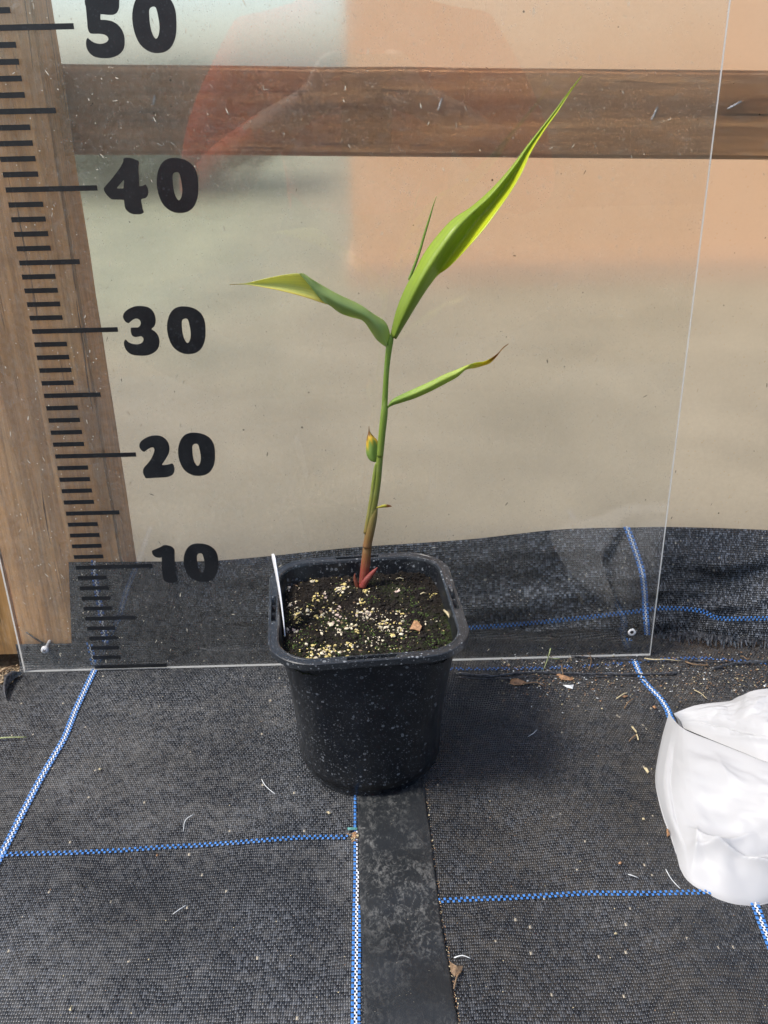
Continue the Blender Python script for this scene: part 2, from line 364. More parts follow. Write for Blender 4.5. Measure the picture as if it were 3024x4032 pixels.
def mat_bag():
    n = NT('bag_plastic'); o = n.coord()
    w = n.noise(o, 30, 5, 0.6, 1.2)
    sp = n.math('MULTIPLY', n.ramp(n.vor(o, 190), (0.03, 1.0), (0.06, 0.0)), n.ramp(n.noise(o, 22, 3), (0.55, 0.0), (0.66, 1.0)))
    c = n.mix(n.math('MULTIPLY', sp, 0.7), (0.62, 0.62, 0.625), (0.35, 0.27, 0.25))
    b = n.bump(n.noise(o, 14, 3, 0.5, 0.6), 0.15, 0.004)
    return n.done(n.n('MixShader', {0: 0.35, 1: n.bsdf(c, 0.45, b, 0.35), 2: n.n('BsdfTranslucent', {0: c, 'Normal': b}).outputs[0]}).outputs[0])
M['bag'] = mat_bag()
def mat_ground(name, a, b, sc):
    n = NT(name); o = n.coord(); f = n.noise(o, sc, 6, 0.65); g = n.noise(o, sc*12, 4, 0.6)
    c = n.mix(n.ramp(n.math('MULTIPLY_ADD', g, 0.5, n.math('MULTIPLY', f, 0.5)), (0.35, 0.0), (0.65, 1.0)), a, b)
    return n.done(n.bsdf(c, 0.9, None if sc < 5 else n.bump(g, 0.6, 0.01), 0.2))
M['earth'] = mat_ground('bare_earth', (0.05, 0.035, 0.02), (0.20, 0.14, 0.08), 12)
def mat_yard():
    n = NT('yard_ground'); o = n.coord(); s = n.n('SeparateXYZ', {0: o}); w = n.noise(o, 1.6, 4, 0.6); f = n.noise(o, 5, 5, 0.65)
    c = n.mix(n.ramp(f, (0.35, 0.0), (0.65, 1.0)), (0.22, 0.19, 0.13), (0.32, 0.275, 0.19))
    far = n.math('MULTIPLY_ADD', w, 1.6, s.outputs[1]); left = n.math('MULTIPLY_ADD', w, 0.9, n.math('MULTIPLY', s.outputs[0], -1.0))
    m_ = n.math('MULTIPLY', n.ramp(n.math('MULTIPLY', far, 0.25), (0.40, 0.0), (0.62, 1.0)), n.ramp(left, (0.15, 0.0), (0.75, 1.0)))
    c = n.mix(m_, c, n.mix(n.ramp(f, (0.4, 0.0), (0.6, 1.0)), (0.20, 0.21, 0.14), (0.34, 0.33, 0.21)))
    return n.done(n.bsdf(c, 0.9, None, 0.2))
M['yard'] = mat_yard()
M['lawn'] = mat_ground('lawn_turf', (0.16, 0.18, 0.11), (0.34, 0.34, 0.19), 2)
M['outwall'] = mat_ground('peach_render', (0.80, 0.46, 0.24), (0.86, 0.56, 0.34), 2.5)
M['plinth'] = mat_ground('plinth_render', (0.62, 0.42, 0.27), (0.70, 0.48, 0.32), 3)
M['hedge'] = mat_plain('hedge_leaf', (0.22, 0.26, 0.20), 0.6, 0.5, 20)
M['bark'] = mat_plain('hedge_stem', (0.12, 0.08, 0.05), 0.8, 0.3, 30)

# ------------------------------------------------------------------ ground
GZ = -0.0045
PC = Vector((0.2429, -0.1175))       # pot centre on the ground
def gh(x, y):
    d = sqrt((x-PC.x)**2+(y-PC.y)**2)
    k = max(0, min(1, (d-0.055)/0.05))
    k2 = max(0, min(1, (-y-0.012)/0.05))
    w = fb(x*10, y*10, 1.3, 2)*0.0042 + fb(x*26, y*26, 7.1, 2)*0.0014
    return GZ + (w-0.0040)*k*k2
def flat_box(name, x0, x1, y0, y1, z0, z1, mat, **kw):
    vs, fs = [], []; box(vs, fs, x0, x1, y0, y1, z0, z1); return mesh(name, vs, fs, mat, smooth=False)
g = flat_box('ground', -3, 3, -3, 0.0555, -0.12, -0.0125, M['earth']); tag(g, 'bare earth under the woven mats', 'ground', kind='structure')
g = flat_box('yard', -14, 14, 0.0556, 30, -0.12, -0.006, M['yard']); tag(g, 'pale gravel yard outside the film', 'ground', kind='structure')

# ------------------------------------------------------------------ skirt surface (woven fabric against the film)
SK = [  # top px, bottom px, depth at top, depth at bottom
    ((270, 2213), (283, 2562), 0.0092, 0.0088), ((480, 2212), (484, 2562), 0.0105, 0.0095), ((600, 2211), (604, 2562), 0.030, 0.016),
    ((700, 2211), (700, 2562), 0.048, 0.026), ((860, 2207), (860, 2562), 0.054, 0.030), ((1075, 2188), (1075, 2566), 0.054, 0.036),
    ((1400, 2155), (1400, 2562), 0.054, 0.040), ((1830, 2125), (1840, 2540), 0.054, 0.038), ((2200, 2085), (2220, 2528), 0.054, 0.036),
    ((2480, 2077), (2535, 2508), 0.053, 0.028), ((2640, 2075), (2690, 2492), 0.052, 0.018), ((2850, 2080), (2860, 2508), 0.052, 0.008),
    ((3024, 2087), (3040, 2520), 0.052, 0.004), ((3300, 2100), (3320, 2530), 0.052, 0.004), ((3700, 2110), (3720, 2535), 0.052, 0.004)]
SKP = [(a[0], a[1], b[0], b[1], y0, y1) for a, b, y0, y1 in SK]
SKC = catmull(SKP, 8)
def skirt_at(s, t, off=0.0):
    a, b, c, d, y0, y1 = sample(SKC, s)
    px, py = lerp(a, c, t), lerp(b, d, t)
    k = t**0.8
    y = lerp(y0, y1, k)
    w = (fb(px*0.0022+py*0.002, py*0.0085, 5.0, 3)*0.010+fb(px*0.006, py*0.010, 2.0, 2)*0.0025)*min(1, t*3)*min(1, max(0, (y0-0.0105)/0.02))
    w += 0.0035*exp(-((px-2600+0.9*(py-2300))/70.0)**2)*min(1, t*3)
    return onY(px, py, y+min(w, 0.004)-off)
def s_of(px, t=0.5):
    lo, hi = 0.0, 1.0
    for _ in range(30):
        mid = (lo+hi)/2; a, b, c, d, _1, _2 = sample(SKC, mid)
        if lerp(a, c, t) < px: lo = mid
        else: hi = mid
    return lo
def skirt_px(px, py, off=0.0004):
    t = 0.5
    for _ in range(6):
        s = s_of(px, t); a, b, c, d, _1, _2 = sample(SKC, s); t = max(-0.05, min(1.05, (py-b)/(d-b)))
    return skirt_at(s, max(0, min(1, t)), off)
skirt = empty('fabric_skirt', (0.24, 0.03, 0.0))
tag(skirt, 'black woven fabric skirt hanging against the film behind the clear sheet, frayed along its hem', 'fabric')
sk_top = grid(220, 40, lambda u, v: skirt_at(u, v), 'cloth', M['skirt'], None, lambda u, v: (u*0.86, v*0.105))
under(sk_top, skirt)

# ------------------------------------------------------------------ woven stripes
def stitch(vs, fs, mi, p, a, b, n, la, lb, h, k):
    """a small domed tape crossing: p centre, a/b in-plane unit axes, n normal"""
    i = len(vs)
    for (sa, sb, hh) in ((-1, -1, 0), (1, -1, 0), (1, 1, 0), (-1, 1, 0), (-.55, -.6, 1), (.55, -.6, 1), (.55, .6, 1), (-.55, .6, 1)):
        vs.append(p+a*(sa*la)+b*(sb*lb)+n*(h*hh))
    for q in ((4, 5, 6, 7), (0, 1, 5, 4), (1, 2, 6, 5), (2, 3, 7, 6), (3, 0, 4, 7)):
        fs.append(tuple(i+x for x in q)); mi.append(k)
def stripe(name, pts, normal, kind, parent, dirty=0.0, seed=1, pitch=0.0018, widths=None):
    """pts: 3-D path; long stripe = blue white white blue tapes, cross stripe = two rows of blue dashes"""
    rnd = random.Random(seed); P = resample(pts, max(6, int(sum((Vector(b)-Vector(a)).length for a, b in zip(pts, pts[1:]))/pitch)))
    vs, fs, mi = [], [], []
    N = len(P)
    for i in range(N-1):
        t = (P[i+1]-P[i]).normalized(); nn = Vector(normal(P[i])).normalized(); b = nn.cross(t).normalized()
        L = (P[i+1]-P[i]).length
        if kind == 'long':
            lanes = ((-2, 0), (-1, 1), (0, 1), (1, 0)) if widths is None else widths(i/(N-1))
            if i % 2: continue
            for lane, col in lanes:
                if rnd.random() < dirty*0.5: continue
                o = {-2: -0.00185, -1: -0.00045, 0: 0.00045, 1: 0.00185}[lane]; sh = L if lane % 2 else 0.0
                k = 1 if col else 0
                q = P[i]+t*sh+b*o
                stitch(vs, fs, mi, q, t, b, nn, L*(0.62 if col else 0.72), 0.00050 if col else 0.00092, 0.00035+0.0001*rnd.random(), k)
        else:
            for lane in (-1, 0):
                if (i+lane) % 2 or rnd.random() < dirty*0.6: continue
                stitch(vs, fs, mi, P[i]+b*((lane+0.5)*0.0021), t, b, nn, L*0.42, 0.00095, 0.0003, 0)
    o = mesh(name, vs, fs, [M['blue_dirty'] if dirty > 0.2 else M['blue'], M['white']], None, False)
    o.data.polygons.foreach_set('material_index', mi)
    o['kind'] = 'stuff'
    under(o, parent); return o
def gpt(px, py, off=0.0012):
    p = onZ(px, py, GZ); z = gh(p.x, p.y); p = onZ(px, py, z); p.z = gh(p.x, p.y)+off; return p
def gn(p): return (0, 0, 1)
def skn(p): return (0, -1, 0.25)

left_sk = [zG(880, 12), zG(880, 130), zG(905, 290), zG(930, 430), zG(960, 610), zG(985, 795)]
stripe('blue_white_stripe', [skirt_px(*q, 0.0016) for q in left_sk], skn, 'long', skirt, 0.25, 3)
right_sk = [zK(905, 240), zK(940, 330), zK(985, 470), zK(1000, 580), zK(1005, 680), zK(1015, 812)]
stripe('blue_white_stripe', [skirt_px(*q, 0.0016) for q in catmull(right_sk, 4)], skn, 'long', skirt, 0.0, 4)
hz = [(1500, 2490), zK(80, 775), zK(500, 740), zK(900, 695), zK(1100, 670), zK(1300, 685), zK(1400, 725), zK(1659, 725), (3300, 2440)]
stripe('blue_stripe', [skirt_px(*q, 0.0016) for q in catmull(hz, 5)], skn, 'cross', skirt, 0.0, 5, 0.0017)
# frayed fringe along the hem, right of the clear sheet
vs, fs = [], []; rnd = random.Random(5)
for i in range(230):
    s = s_of(2500, 1.0)+(0.985-s_of(2500, 1.0))*(i+rnd.random()*0.8)/230
    p = skirt_at(s, 0.985); L = rnd.uniform(0.007, 0.0125); dx = rnd.uniform(-.35, .35)*L
    q = p+Vector((dx*0.5, -0.0012*rnd.random(), -L*0.5)); e = p+Vector((dx, rnd.uniform(-.004, .003), -L))
    w = rnd.uniform(0.0005, 0.0010); b = len(vs); tw = rnd.uniform(-.0006, .0006)
    vs += [p+Vector((-w, 0, 0)), p+Vector((w, tw, 0)), q+Vector((w, tw, 0)), q+Vector((-w, -tw, 0)), e+Vector((-w*.8, tw, 0)), e+Vector((w*.8, -tw, 0))]
    fs += [(b, b+1, b+2, b+3), (b+3, b+2, b+5, b+4)]
f = mesh('fringe', vs, fs, M['fringe'], None, False); f['kind'] = 'stuff'; under(f, skirt)

# ------------------------------------------------------------------ woven ground mats
def mat_sheet(name, x0, x1, mat, lift, label, upfn):
    root = empty(name, ((x0+x1)/2, -0.2, GZ)); tag(root, label, 'ground mat', 'woven mats laid over the ground')
    def fn(u, v):
        x = lerp(x0, x1, u); s = lerp(-0.9, 0.075, 1-(1-v)**1.6)
        h, yb = upfn(x)
        if s <= yb-0.004: return Vector((x, s, gh(x, s)+lift))
        e = s-(yb-0.004); r = 0.004
        if h <= 0.002: return Vector((x, s, gh(x, s)+lift))
        if e < r*pi/2: a = e/r; return Vector((x, yb-0.004+r*sin(a), GZ+lift+r*(1-cos(a))))
        return Vector((x, yb+0.0008*sin(x*60), min(GZ+lift+r+(e-r*pi/2), h+fb(x*40, 2.0)*0.0015)))
    o = grid(140, 170, fn, 'cloth', mat, None, lambda u, v: (lerp(x0, x1, u), lerp(-0.9, 0.075, 1-(1-v)**1.6)))
    return root, under(o, root)
def ybase(x):
    s = s_of(1512+(x-CAM.x)*FPX*1.02/0.74, 1.0); return skirt_at(s, 1.0).y-0.0022
up_l = lambda x: (0.021, min(ybase(x), 0.03) if x > -0.012 else 0.0078)
up_r = lambda x: ((0.0045 if x < 0.46 else 0.0045*max(0, 1-(x-0.46)/0.03)), ybase(x))
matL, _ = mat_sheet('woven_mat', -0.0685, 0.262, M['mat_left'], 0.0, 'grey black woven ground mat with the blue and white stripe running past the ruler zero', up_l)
# the mat's left side, beyond the post, stops short of the wall
def fnl(u, v):
    x = lerp(-0.9, -0.0684, u); y = lerp(-0.9, -0.014-0.02*(1-u)+0.004*fb(x*30, 3), v); return Vector((x, y, gh(x, y)))
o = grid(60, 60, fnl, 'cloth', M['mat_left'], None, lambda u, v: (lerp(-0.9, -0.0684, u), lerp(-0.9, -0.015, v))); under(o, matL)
matR, _ = mat_sheet('woven_mat', 0.2625, 1.1, M['mat_right'], 0.0004, 'dusty black woven ground mat running under the white bag', up_r)

def edge_up(px, py, off=0.0008):     # on the turned-up rear edge
    return onY(px, py, 0.0066)
ls = [zG(885, 1046), zG(790, 1245), zG(700, 1440), zG(600, 1690), zG(480, 1896), zV(60, 1737), zV(3, 1850), zV(-120, 2080)]
stripe('blue_white_stripe', [gpt(*q) for q in catmull(ls, 4)], gn, 'long', matL, 0.0, 11)
stripe('blue_white_stripe', [edge_up(*q) for q in (zG(835, 795), zG(858, 900), zG(885, 1030))], lambda p: (0, -1, 0.1), 'long', matL, 0.1, 12)
ms = [zM(668, 200), zM(668, 480), zM(668, 760), zM(662, 1000), zM(660, 1250), zM(657, 1500), zM(655, 1712), zM(652, 1900)]
def wid(t):
    y = t
    return ((-2, 0),) if y < 0.17 else ((-2, 0), (-1, 1)) if y < 0.36 else ((-2, 0), (-1, 1), (0, 1)) if y < 0.5 else ((-2, 0), (-1, 1), (0, 1), (1, 0))
stripe('blue_white_stripe', [gpt(q[0]+6, q[1]) for q in ms], gn, 'long', matL, 0.0, 13, widths=wid)
lh = [zV(-60, 1852), zF(20, 612), zF(400, 602), zF(800, 585), zF(1250, 555), zF(1659, 525), zM(300, 502), zM(625, 500)]
stripe('blue_stripe', [gpt(*q) for q in catmull(lh, 3)], gn, 'cross', matL, 0.0, 14)
rh = [zM(1212, 918), zM(1400, 908), zM(1659, 898), zH(0, 1705), zH(500, 1705), zH(930, 1692), zH(1500, 1690)]
stripe('blue_stripe', [gpt(*q, 0.0016) for q in rh], gn, 'cross', matR, 0.0, 15)
rear = [(1700, 2642), zK(0, 1002), zK(330, 1000), zK(600, 992), zK(900, 972), zK(1100, 950), zK(1350, 945), zK(1659, 972), (3300, 2630)]
stripe('blue_stripe', [gpt(*q, 0.0016) for q in catmull(rear, 3)], gn, 'cross', matR, 0.45, 16)
rs = [zK(945, 955), zK(968, 1015), zH(425, 150), zH(490, 225), zH(560, 300), zH(610, 380), zH(645, 470), zH(900, 1000), zH(1230, 1765), zH(1300, 1950), zH(1400, 2200)]
stripe('blue_white_stripe', [gpt(*q, 0.0016) for q in catmull(rs, 4)], gn, 'long', matR, 0.03, 17)
stripe('blue_white_stripe', [Vector((onY(*q, 0.02).x, 0.0255, onY(*q, 0.0255).z)) for q in (zK(928, 838), zK(926, 900))], lambda p: (0, -1, 0.1), 'long', matR, 0.15, 18)

# ------------------------------------------------------------------ smooth black strip over the seam
sl = [zM(560, -420), zM(640, 60), zM(678, 250), zM(682, 500), zM(688, 760), zM(695, 1000), zM(708, 1300), zM(722, 1712), zM(735, 2200)]
sr = [zM(1040, -420), zM(1080, 60), zM(1110, 160), zM(1140, 400), zM(1185, 740), zM(1215, 1000), zM(1255, 1250), zM(1300, 1500), zM(1330, 1712), zM(1390, 2200)]
SLp = resample([(*q, 0) for q in sl], 90); SRp = resample([(*q, 0) for q in sr], 90)
def strip_fn(u, v):
    a, b = SLp[int(round(v*89))], SRp[int(round(v*89))]; q = a.lerp(b, u); p = gpt(q.x, q.y, 0)
    e = abs(u-0.5)*2
    p.z += 0.0019+0.0006*(1-e**6)+0.0006*sin(v*40+u*3)*(e < 0.97) + (0.0012*exp(-((u-0.12)/0.06)**2)*max(0, v-0.6))
    return p
st = grid(40, 90, strip_fn, 'black_strip', M['strip'])
sm = st.modifiers.new('thick', 'SOLIDIFY'); sm.thickness = 0.0006; sm.offset = 1
tag(st, 'smooth dusty black plastic strip lying over the mat seam in front of the pot', 'plastic strip')

# ------------------------------------------------------------------ timber
def board(name, x0, x1, y0, y1, z0, z1, mat, bev=0.002, cuts=24, axis='z', rag=0.0008):
    bm = bmesh.new(); bmesh.ops.create_cube(bm, size=1)
    for v in bm.verts: v.co = Vector((lerp(x0, x1, v.co.x+.5), lerp(y0, y1, v.co.y+.5), lerp(z0, z1, v.co.z+.5)))
    ax = 2 if axis == 'z' else 0
    es = [e for e in bm.edges if abs((e.verts[0].co-e.verts[1].co)[ax]) > 1e-6]
    bmesh.ops.bevel(bm, geom=es, offset=bev, segments=3, affect='EDGES')
    es = [e for e in bm.edges if abs((e.verts[0].co-e.verts[1].co)[ax]) > 1e-6]
    bmesh.ops.subdivide_edges(bm, edges=es, cuts=cuts)
    for v in bm.verts:
        q = v.co*28; d = Vector((mnoise.noise(q), mnoise.noise(q+Vector((7, 1, 3))), 0 if ax == 2 else mnoise.noise(q+Vector((2, 9, 3)))))
        if ax == 0: d.x = 0
        v.co += d*rag
    me = bpy.data.meshes.new(name); bm.to_mesh(me); bm.free()
    o = link(name, me, mat, None, False); return o
FILM_Y = 0.0585
post = board('timber_post', -0.0655, 0.0355, 0.0125, 0.0565, -0.011, 0.80, M['wood_post'])
tag(post, 'upright brown timber post behind the ruler edge of the clear sheet', 'post')
side = board('timber_board', -0.19, -0.0675, 0.018, 0.0560, 0.004, 0.80, M['wood_side'], 0.003, rag=0.0012)
tag(side, 'mouldy orange timber board butted against the post, its foot clear of the soil', 'board')
b0 = onY(300*VS, 335*VS, FILM_Y+0.003); b1 = onY(1620*VS, 345*VS, FILM_Y+0.003)
t0 = onY(300*VS, 142*VS, FILM_Y+0.003); t1 = onY(1620*VS, 150*VS, FILM_Y+0.003)
hgt = ((t0-b0).z+(t1-b1).z)/2
beam = board('timber_rail', -0.9, 1.4, 0.0, 0.045, 0.0, hgt, M['wood_beam'], 0.003, axis='x', cuts=40)
sl_ = atan2((b1-b0).z, (b1-b0).x)
beam.location = (0, FILM_Y+0.003, b0.z-b0.x*math.tan(sl_)); beam.rotation_euler = (0, -sl_, 0)
tag(beam, 'horizontal brown timber rail behind the cloudy film, crossing behind the leaf tip', 'rail')
# staples in the rail
stroot = []
for k, (a, b) in enumerate((((2865, 428), (2918, 400)), ((2565, 470), (2588, 424)), ((603, 410), (610, 378)), ((1725, 432), (1740, 388)))):
    p, q = onY(*a, FILM_Y+0.0022), onY(*b, FILM_Y+0.0022)
    vs, fs = [], []; tube(vs, fs, [p+Vector((0, 0.006, 0)), p, p.lerp(q, .5)+Vector((0, -.0002, 0)), q, q+Vector((0, 0.006, 0))], 0.0007, 6)
    s_ = mesh('staple', vs, fs, M['metal'])
    tag(s_, ['steel staple in the rail right of the clear sheet edge', 'steel staple in the rail between the leaf tip and the sheet edge', 'steel staple in the rail beside the numeral 40', 'steel staple in the rail above the leaf blade'][k], 'staple', 'staples holding the film')

# ------------------------------------------------------------------ cloudy film wall
def film_fn(u, v):
    x = lerp(-1.4, 2.0, u); z = lerp(-0.02, 0.80, v)
    return Vector((x, FILM_Y+0.0012*fb(x*3, z*3, 4.0, 2), z))
film = grid(60, 24, film_fn, 'plastic_film', M['film'])
tag(film, 'cloudy translucent plastic film stretched as a wall behind the post and sheet', 'plastic film')

# ------------------------------------------------------------------ outside, seen through the film
WY = 1.75
wl = onY(1390, 900, WY).x; wz = 0.0
root = empty('outside_wall', (wl+1.5, WY, 0)); tag(root, 'peach rendered wall standing outside beyond the cloudy film', 'wall')
vs, fs = [], []; box(vs, fs, wl, wl+4.0, WY, WY+0.2, 0.05, 2.6); under(mesh('wall_face', vs, fs, M['outwall'], None, False), root)
vs, fs = [], []; box(vs, fs, wl-0.012, wl+4.0, WY-0.012, WY+0.212, -0.006, 0.048); under(mesh('plinth', vs, fs, M['plinth'], None, False), root)
rnd = random.Random(21)
def shrub(x, y, w, h, label, seed):
    rnd = random.Random(seed); r = empty('shrub', (x, y, 0)); tag(r, label, 'shrub', 'shrubs beyond the film')
    vs, fs = [], []
    for i in range(2600):
        while True:
            a, b, c = rnd.uniform(-1, 1), rnd.uniform(-1, 1), rnd.uniform(-1, 1)
            if a*a+b*b+c*c < 1+0.3*fb(a*2, b*2, c*2+seed, 2): break
        p = Vector((x+a*w, y+b*w*0.7, h*0.55+c*h*0.5)); n = Vector((rnd.gauss(0, 1), rnd.gauss(0, 1), rnd.gauss(.5, 1))).normalized()
        t = n.orthogonal().normalized(); b2 = n.cross(t); L = rnd.uniform(.03, .06); k = len(vs)
        vs += [p-t*L, p+b2*L*.4, p+t*L, p-b2*L*.4]; fs.append((k, k+1, k+2, k+3))
    under(mesh('crown', vs, fs, M['hedge'], None, False), r)
    vs, fs = [], []
    for k in range(5):
        a = k*1.3+seed; tube(vs, fs, [(x+.03*cos(a), y+.03*sin(a), -.005), (x+.1*cos(a)*w*3, y+.1*sin(a)*w, h*.35), (x+w*.5*cos(a), y+w*.4*sin(a), h*.75)], [.018, .013, .006], 6)
    under(mesh('trunk', vs, fs, M['bark'], None), r)
shrub(-0.75, 4.2, 0.75, 0.50, 'dull green leafy shrub in line with the timber post outside', 1)
shrub(-2.2, 4.6, 0.8, 0.75, 'taller green leafy shrub farthest from the peach wall outside', 2)

# ------------------------------------------------------------------ clear acrylic ruler sheet
SX0, SX1, SZ0, SZ1, SY, ST = -0.0627, 0.4919, -0.0036, 0.62, 0.0003, 0.003
sheet = empty('acrylic_sheet', ((SX0+SX1)/2, SY, SZ0))
tag(sheet, 'clear scratched acrylic sheet with black centimetre ruler printed down its edge', 'acrylic sheet')
bm = bmesh.new(); bmesh.ops.create_cube(bm, size=1)
for v in bm.verts: v.co = Vector((lerp(SX0, SX1, v.co.x+.5), lerp(SY, SY+ST, v.co.y+.5), lerp(SZ0, SZ1, v.co.z+.5)))
for f_ in bm.faces: f_.material_index = 0 if abs(f_.normal.y) > .5 else 1
me = bpy.data.meshes.new('panel'); bm.to_mesh(me); bm.free()
under(link('panel', me, [M['acrylic'], M['acrylic_edge']], None, False), sheet)
tm = {}
for k in range(0, 55):
    L = 0.0636 if k % 10 == 0 else 0.0433 if k % 5 == 0 else 0.0242
    if L not in tm:
        vs, fs = [], []; box(vs, fs, 0, L, -0.00015, 0.00018, -0.00178, 0.00178)
        me = bpy.data.meshes.new('tick_mark'); me.from_pydata(vs, [], fs); me.materials.append(M['ink']); tm[L] = me
    o = bpy.data.objects.new('tick_mark', tm[L]); C.objects.link(o); o.location = (0, 0, k*0.01)
    under(o, sheet)
def glyph(outer, inner, zf=None, xf=None):
    def loop(P):
        if zf:
            P = [onY(*zf(a, b), 0.0) for a, b in P]; P = [(p.x, p.z) for p in P]
        P = catmull(P, 4, True)
        return [xf(*p) if xf else p for p in P]
    bm = bmesh.new(); es = []
    for lp in [outer]+([inner] if inner else []):
        vv = [bm.verts.new((x, -0.00015, z)) for x, z in loop(lp)]
        es += [bm.edges.new((vv[i], vv[(i+1) % len(vv)])) for i in range(len(vv))]
    bmesh.ops.triangle_fill(bm, use_beauty=True, edges=es, normal=(0, -1, 0))
    r = bmesh.ops.extrude_face_region(bm, geom=bm.faces[:])
    for e in r['geom']:
        if isinstance(e, bmesh.types.BMVert): e.co.y = 0.00018
    bmesh.ops.recalc_face_normals(bm, faces=bm.faces[:])
    me = bpy.data.meshes.new('numeral'); bm.to_mesh(me); bm.free()
    return under(link('numeral', me, M['ink'], None, False), sheet)
ZO = [(1180, 75), (1290, 90), (1400, 135), (1490, 215), (1545, 330), (1563, 470), (1560, 640), (1530, 760), (1470, 860), (1380, 920), (1270, 940), (1170, 932), (1070, 890), (980, 815), (915, 700), (875, 560), (865, 420), (885, 300), (930, 190), (1000, 115), (1090, 80)]
ZI = [(1190, 297), (1230, 302), (1255, 345), (1285, 480), (1295, 580), (1285, 670), (1262, 720), (1238, 740), (1205, 715), (1170, 645), (1145, 540), (1135, 430), (1135, 350), (1155, 312)]
glyph(ZO, ZI, zC)
w0 = onY(*zC(1563, 500), 0).x-onY(*zC(865, 500), 0).x; x0 = onY(*zC(865, 500), 0).x; zb = onY(*zC(1250, 940), 0).z
for zf, xl, xr, ym, yb_, xb in ((zA, 834, 1553, 350, 868, 1200), (zB, 943, 1622, 550, 990, 1310), (zD, 838, 1548, 500, 896, 1210), (zE, 792, 1546, 480, 888, 1190)):
    xa, xb2 = onY(*zf(xl, ym), 0).x, onY(*zf(xr, ym), 0).x; zz = onY(*zf(xb, yb_), 0).z; k = (xb2-xa)/w0
    glyph(ZO, ZI, zC, (lambda x, z, k=k, xa=xa, zz=zz: (xa+(x-x0)*k, zz+(z-zb)*k)))
glyph([(165, 380), (110, 350), (72, 290), (70, 230), (110, 165), (200, 105), (300, 72), (400, 68), (500, 85), (580, 130), (635, 210), (657, 300), (655, 380), (630, 440), (585, 490), (650, 535), (705, 610), (728, 700), (720, 790), (680, 870), (600, 930), (500, 965), (390, 970), (280, 962), (190, 930), (120, 860), (85, 770), (88, 710), (112, 678), (135, 695), (165, 725), (220, 750), (290, 762), (360, 757), (410, 735), (435, 695), (435, 655), (415, 628), (385, 618), (330, 628), (270, 627), (225, 590), (208, 530), (207, 475), (215, 462), (280, 458), (345, 455), (375, 425), (387, 385), (380, 340), (350, 308), (310, 297), (260, 310), (210, 345)], None, zC)
glyph([(188, 432), (140, 410), (100, 360), (92, 300), (120, 235), (200, 175), (300, 132), (410, 118), (510, 135), (590, 185), (645, 260), (670, 350), (665, 430), (640, 500), (580, 600), (530, 683), (600, 685), (660, 675), (720, 660), (750, 695), (767, 760), (757, 830), (720, 880), (650, 912), (560, 925), (400, 933), (230, 940), (190, 900), (165, 840), (165, 775), (195, 720), (250, 660), (310, 580), (355, 490), (380, 410), (375, 370), (355, 350), (320, 352), (260, 380)], None, zD)
glyph([(395, 150), (398, 110), (430, 88), (520, 93), (600, 120), (650, 155), (645, 260), (652, 400), (658, 545), (664, 552), (710, 545), (755, 525), (768, 535), (790, 575), (805, 640), (795, 700), (760, 745), (690, 768), (700, 850), (715, 930), (730, 975), (690, 1005), (620, 1012), (540, 1003), (470, 965), (425, 900), (408, 790), (395, 775), (300, 770), (210, 765), (150, 720), (95, 650), (78, 595), (95, 560), (200, 440), (300, 310), (350, 240)], [(405, 452), (404, 520), (400, 582), (390, 589), (345, 590), (297, 586), (294, 576), (340, 522)], zB)
glyph([(60, 60), (58, -20), (75, -50), (340, -58), (600, -65), (618, -30), (620, 50), (615, 130), (585, 200), (530, 238), (440, 243), (325, 232), (316, 238), (312, 280), (315, 315), (325, 322), (420, 328), (520, 355), (610, 415), (675, 510), (705, 610), (708, 720), (690, 800), (640, 870), (560, 920), (460, 947), (340, 950), (230, 930), (150, 880), (95, 800), (78, 710), (85, 650), (105, 622), (130, 640), (180, 680), (250, 708), (320, 715), (390, 700), (435, 665), (443, 630), (420, 590), (370, 563), (290, 552), (165, 550), (125, 515), (105, 450), (95, 330), (75, 120)], None, zA)
glyph([(105, 245), (107, 212), (200, 170), (290, 130), (360, 92), (450, 97), (530, 125), (580, 170), (595, 230), (597, 380), (605, 560), (625, 720), (640, 800), (660, 865), (625, 892), (550, 907), (450, 900), (380, 870), (345, 810), (330, 720), (318, 560), (315, 368), (305, 360), (260, 365), (200, 357), (150, 328), (115, 285)], None, zE)
# drilled hole with chipped rim
p = onY(*zK(933, 800), 0.0); vs, fs = [], []
rnd = random.Random(3); n = 18
for ring, (r, y) in enumerate(((0.0016, -0.0002), (0.0028, -0.0003), (0.0032, 0.0002))):
    for k in range(n):
        a = 2*pi*k/n; rr = r*(1+0.25*rnd.random()*(ring > 0)); vs.append((p.x+rr*cos(a), y+SY, p.z+rr*sin(a)))
for ring in range(2):
    for k in range(n): fs.append((ring*n+k, ring*n+(k+1) % n, (ring+1)*n+(k+1) % n, (ring+1)*n+k))
b = len(vs); vs += [(p.x+0.0016*cos(2*pi*k/n), SY-0.00005, p.z+0.0016*sin(2*pi*k/n)) for k in range(n)]
under(mesh('hole_rim', vs, fs, M['chip'], None), sheet)
o = mesh('drill_hole', vs[b:], [tuple(range(n))], M['darklitter'], None); under(o, sheet)
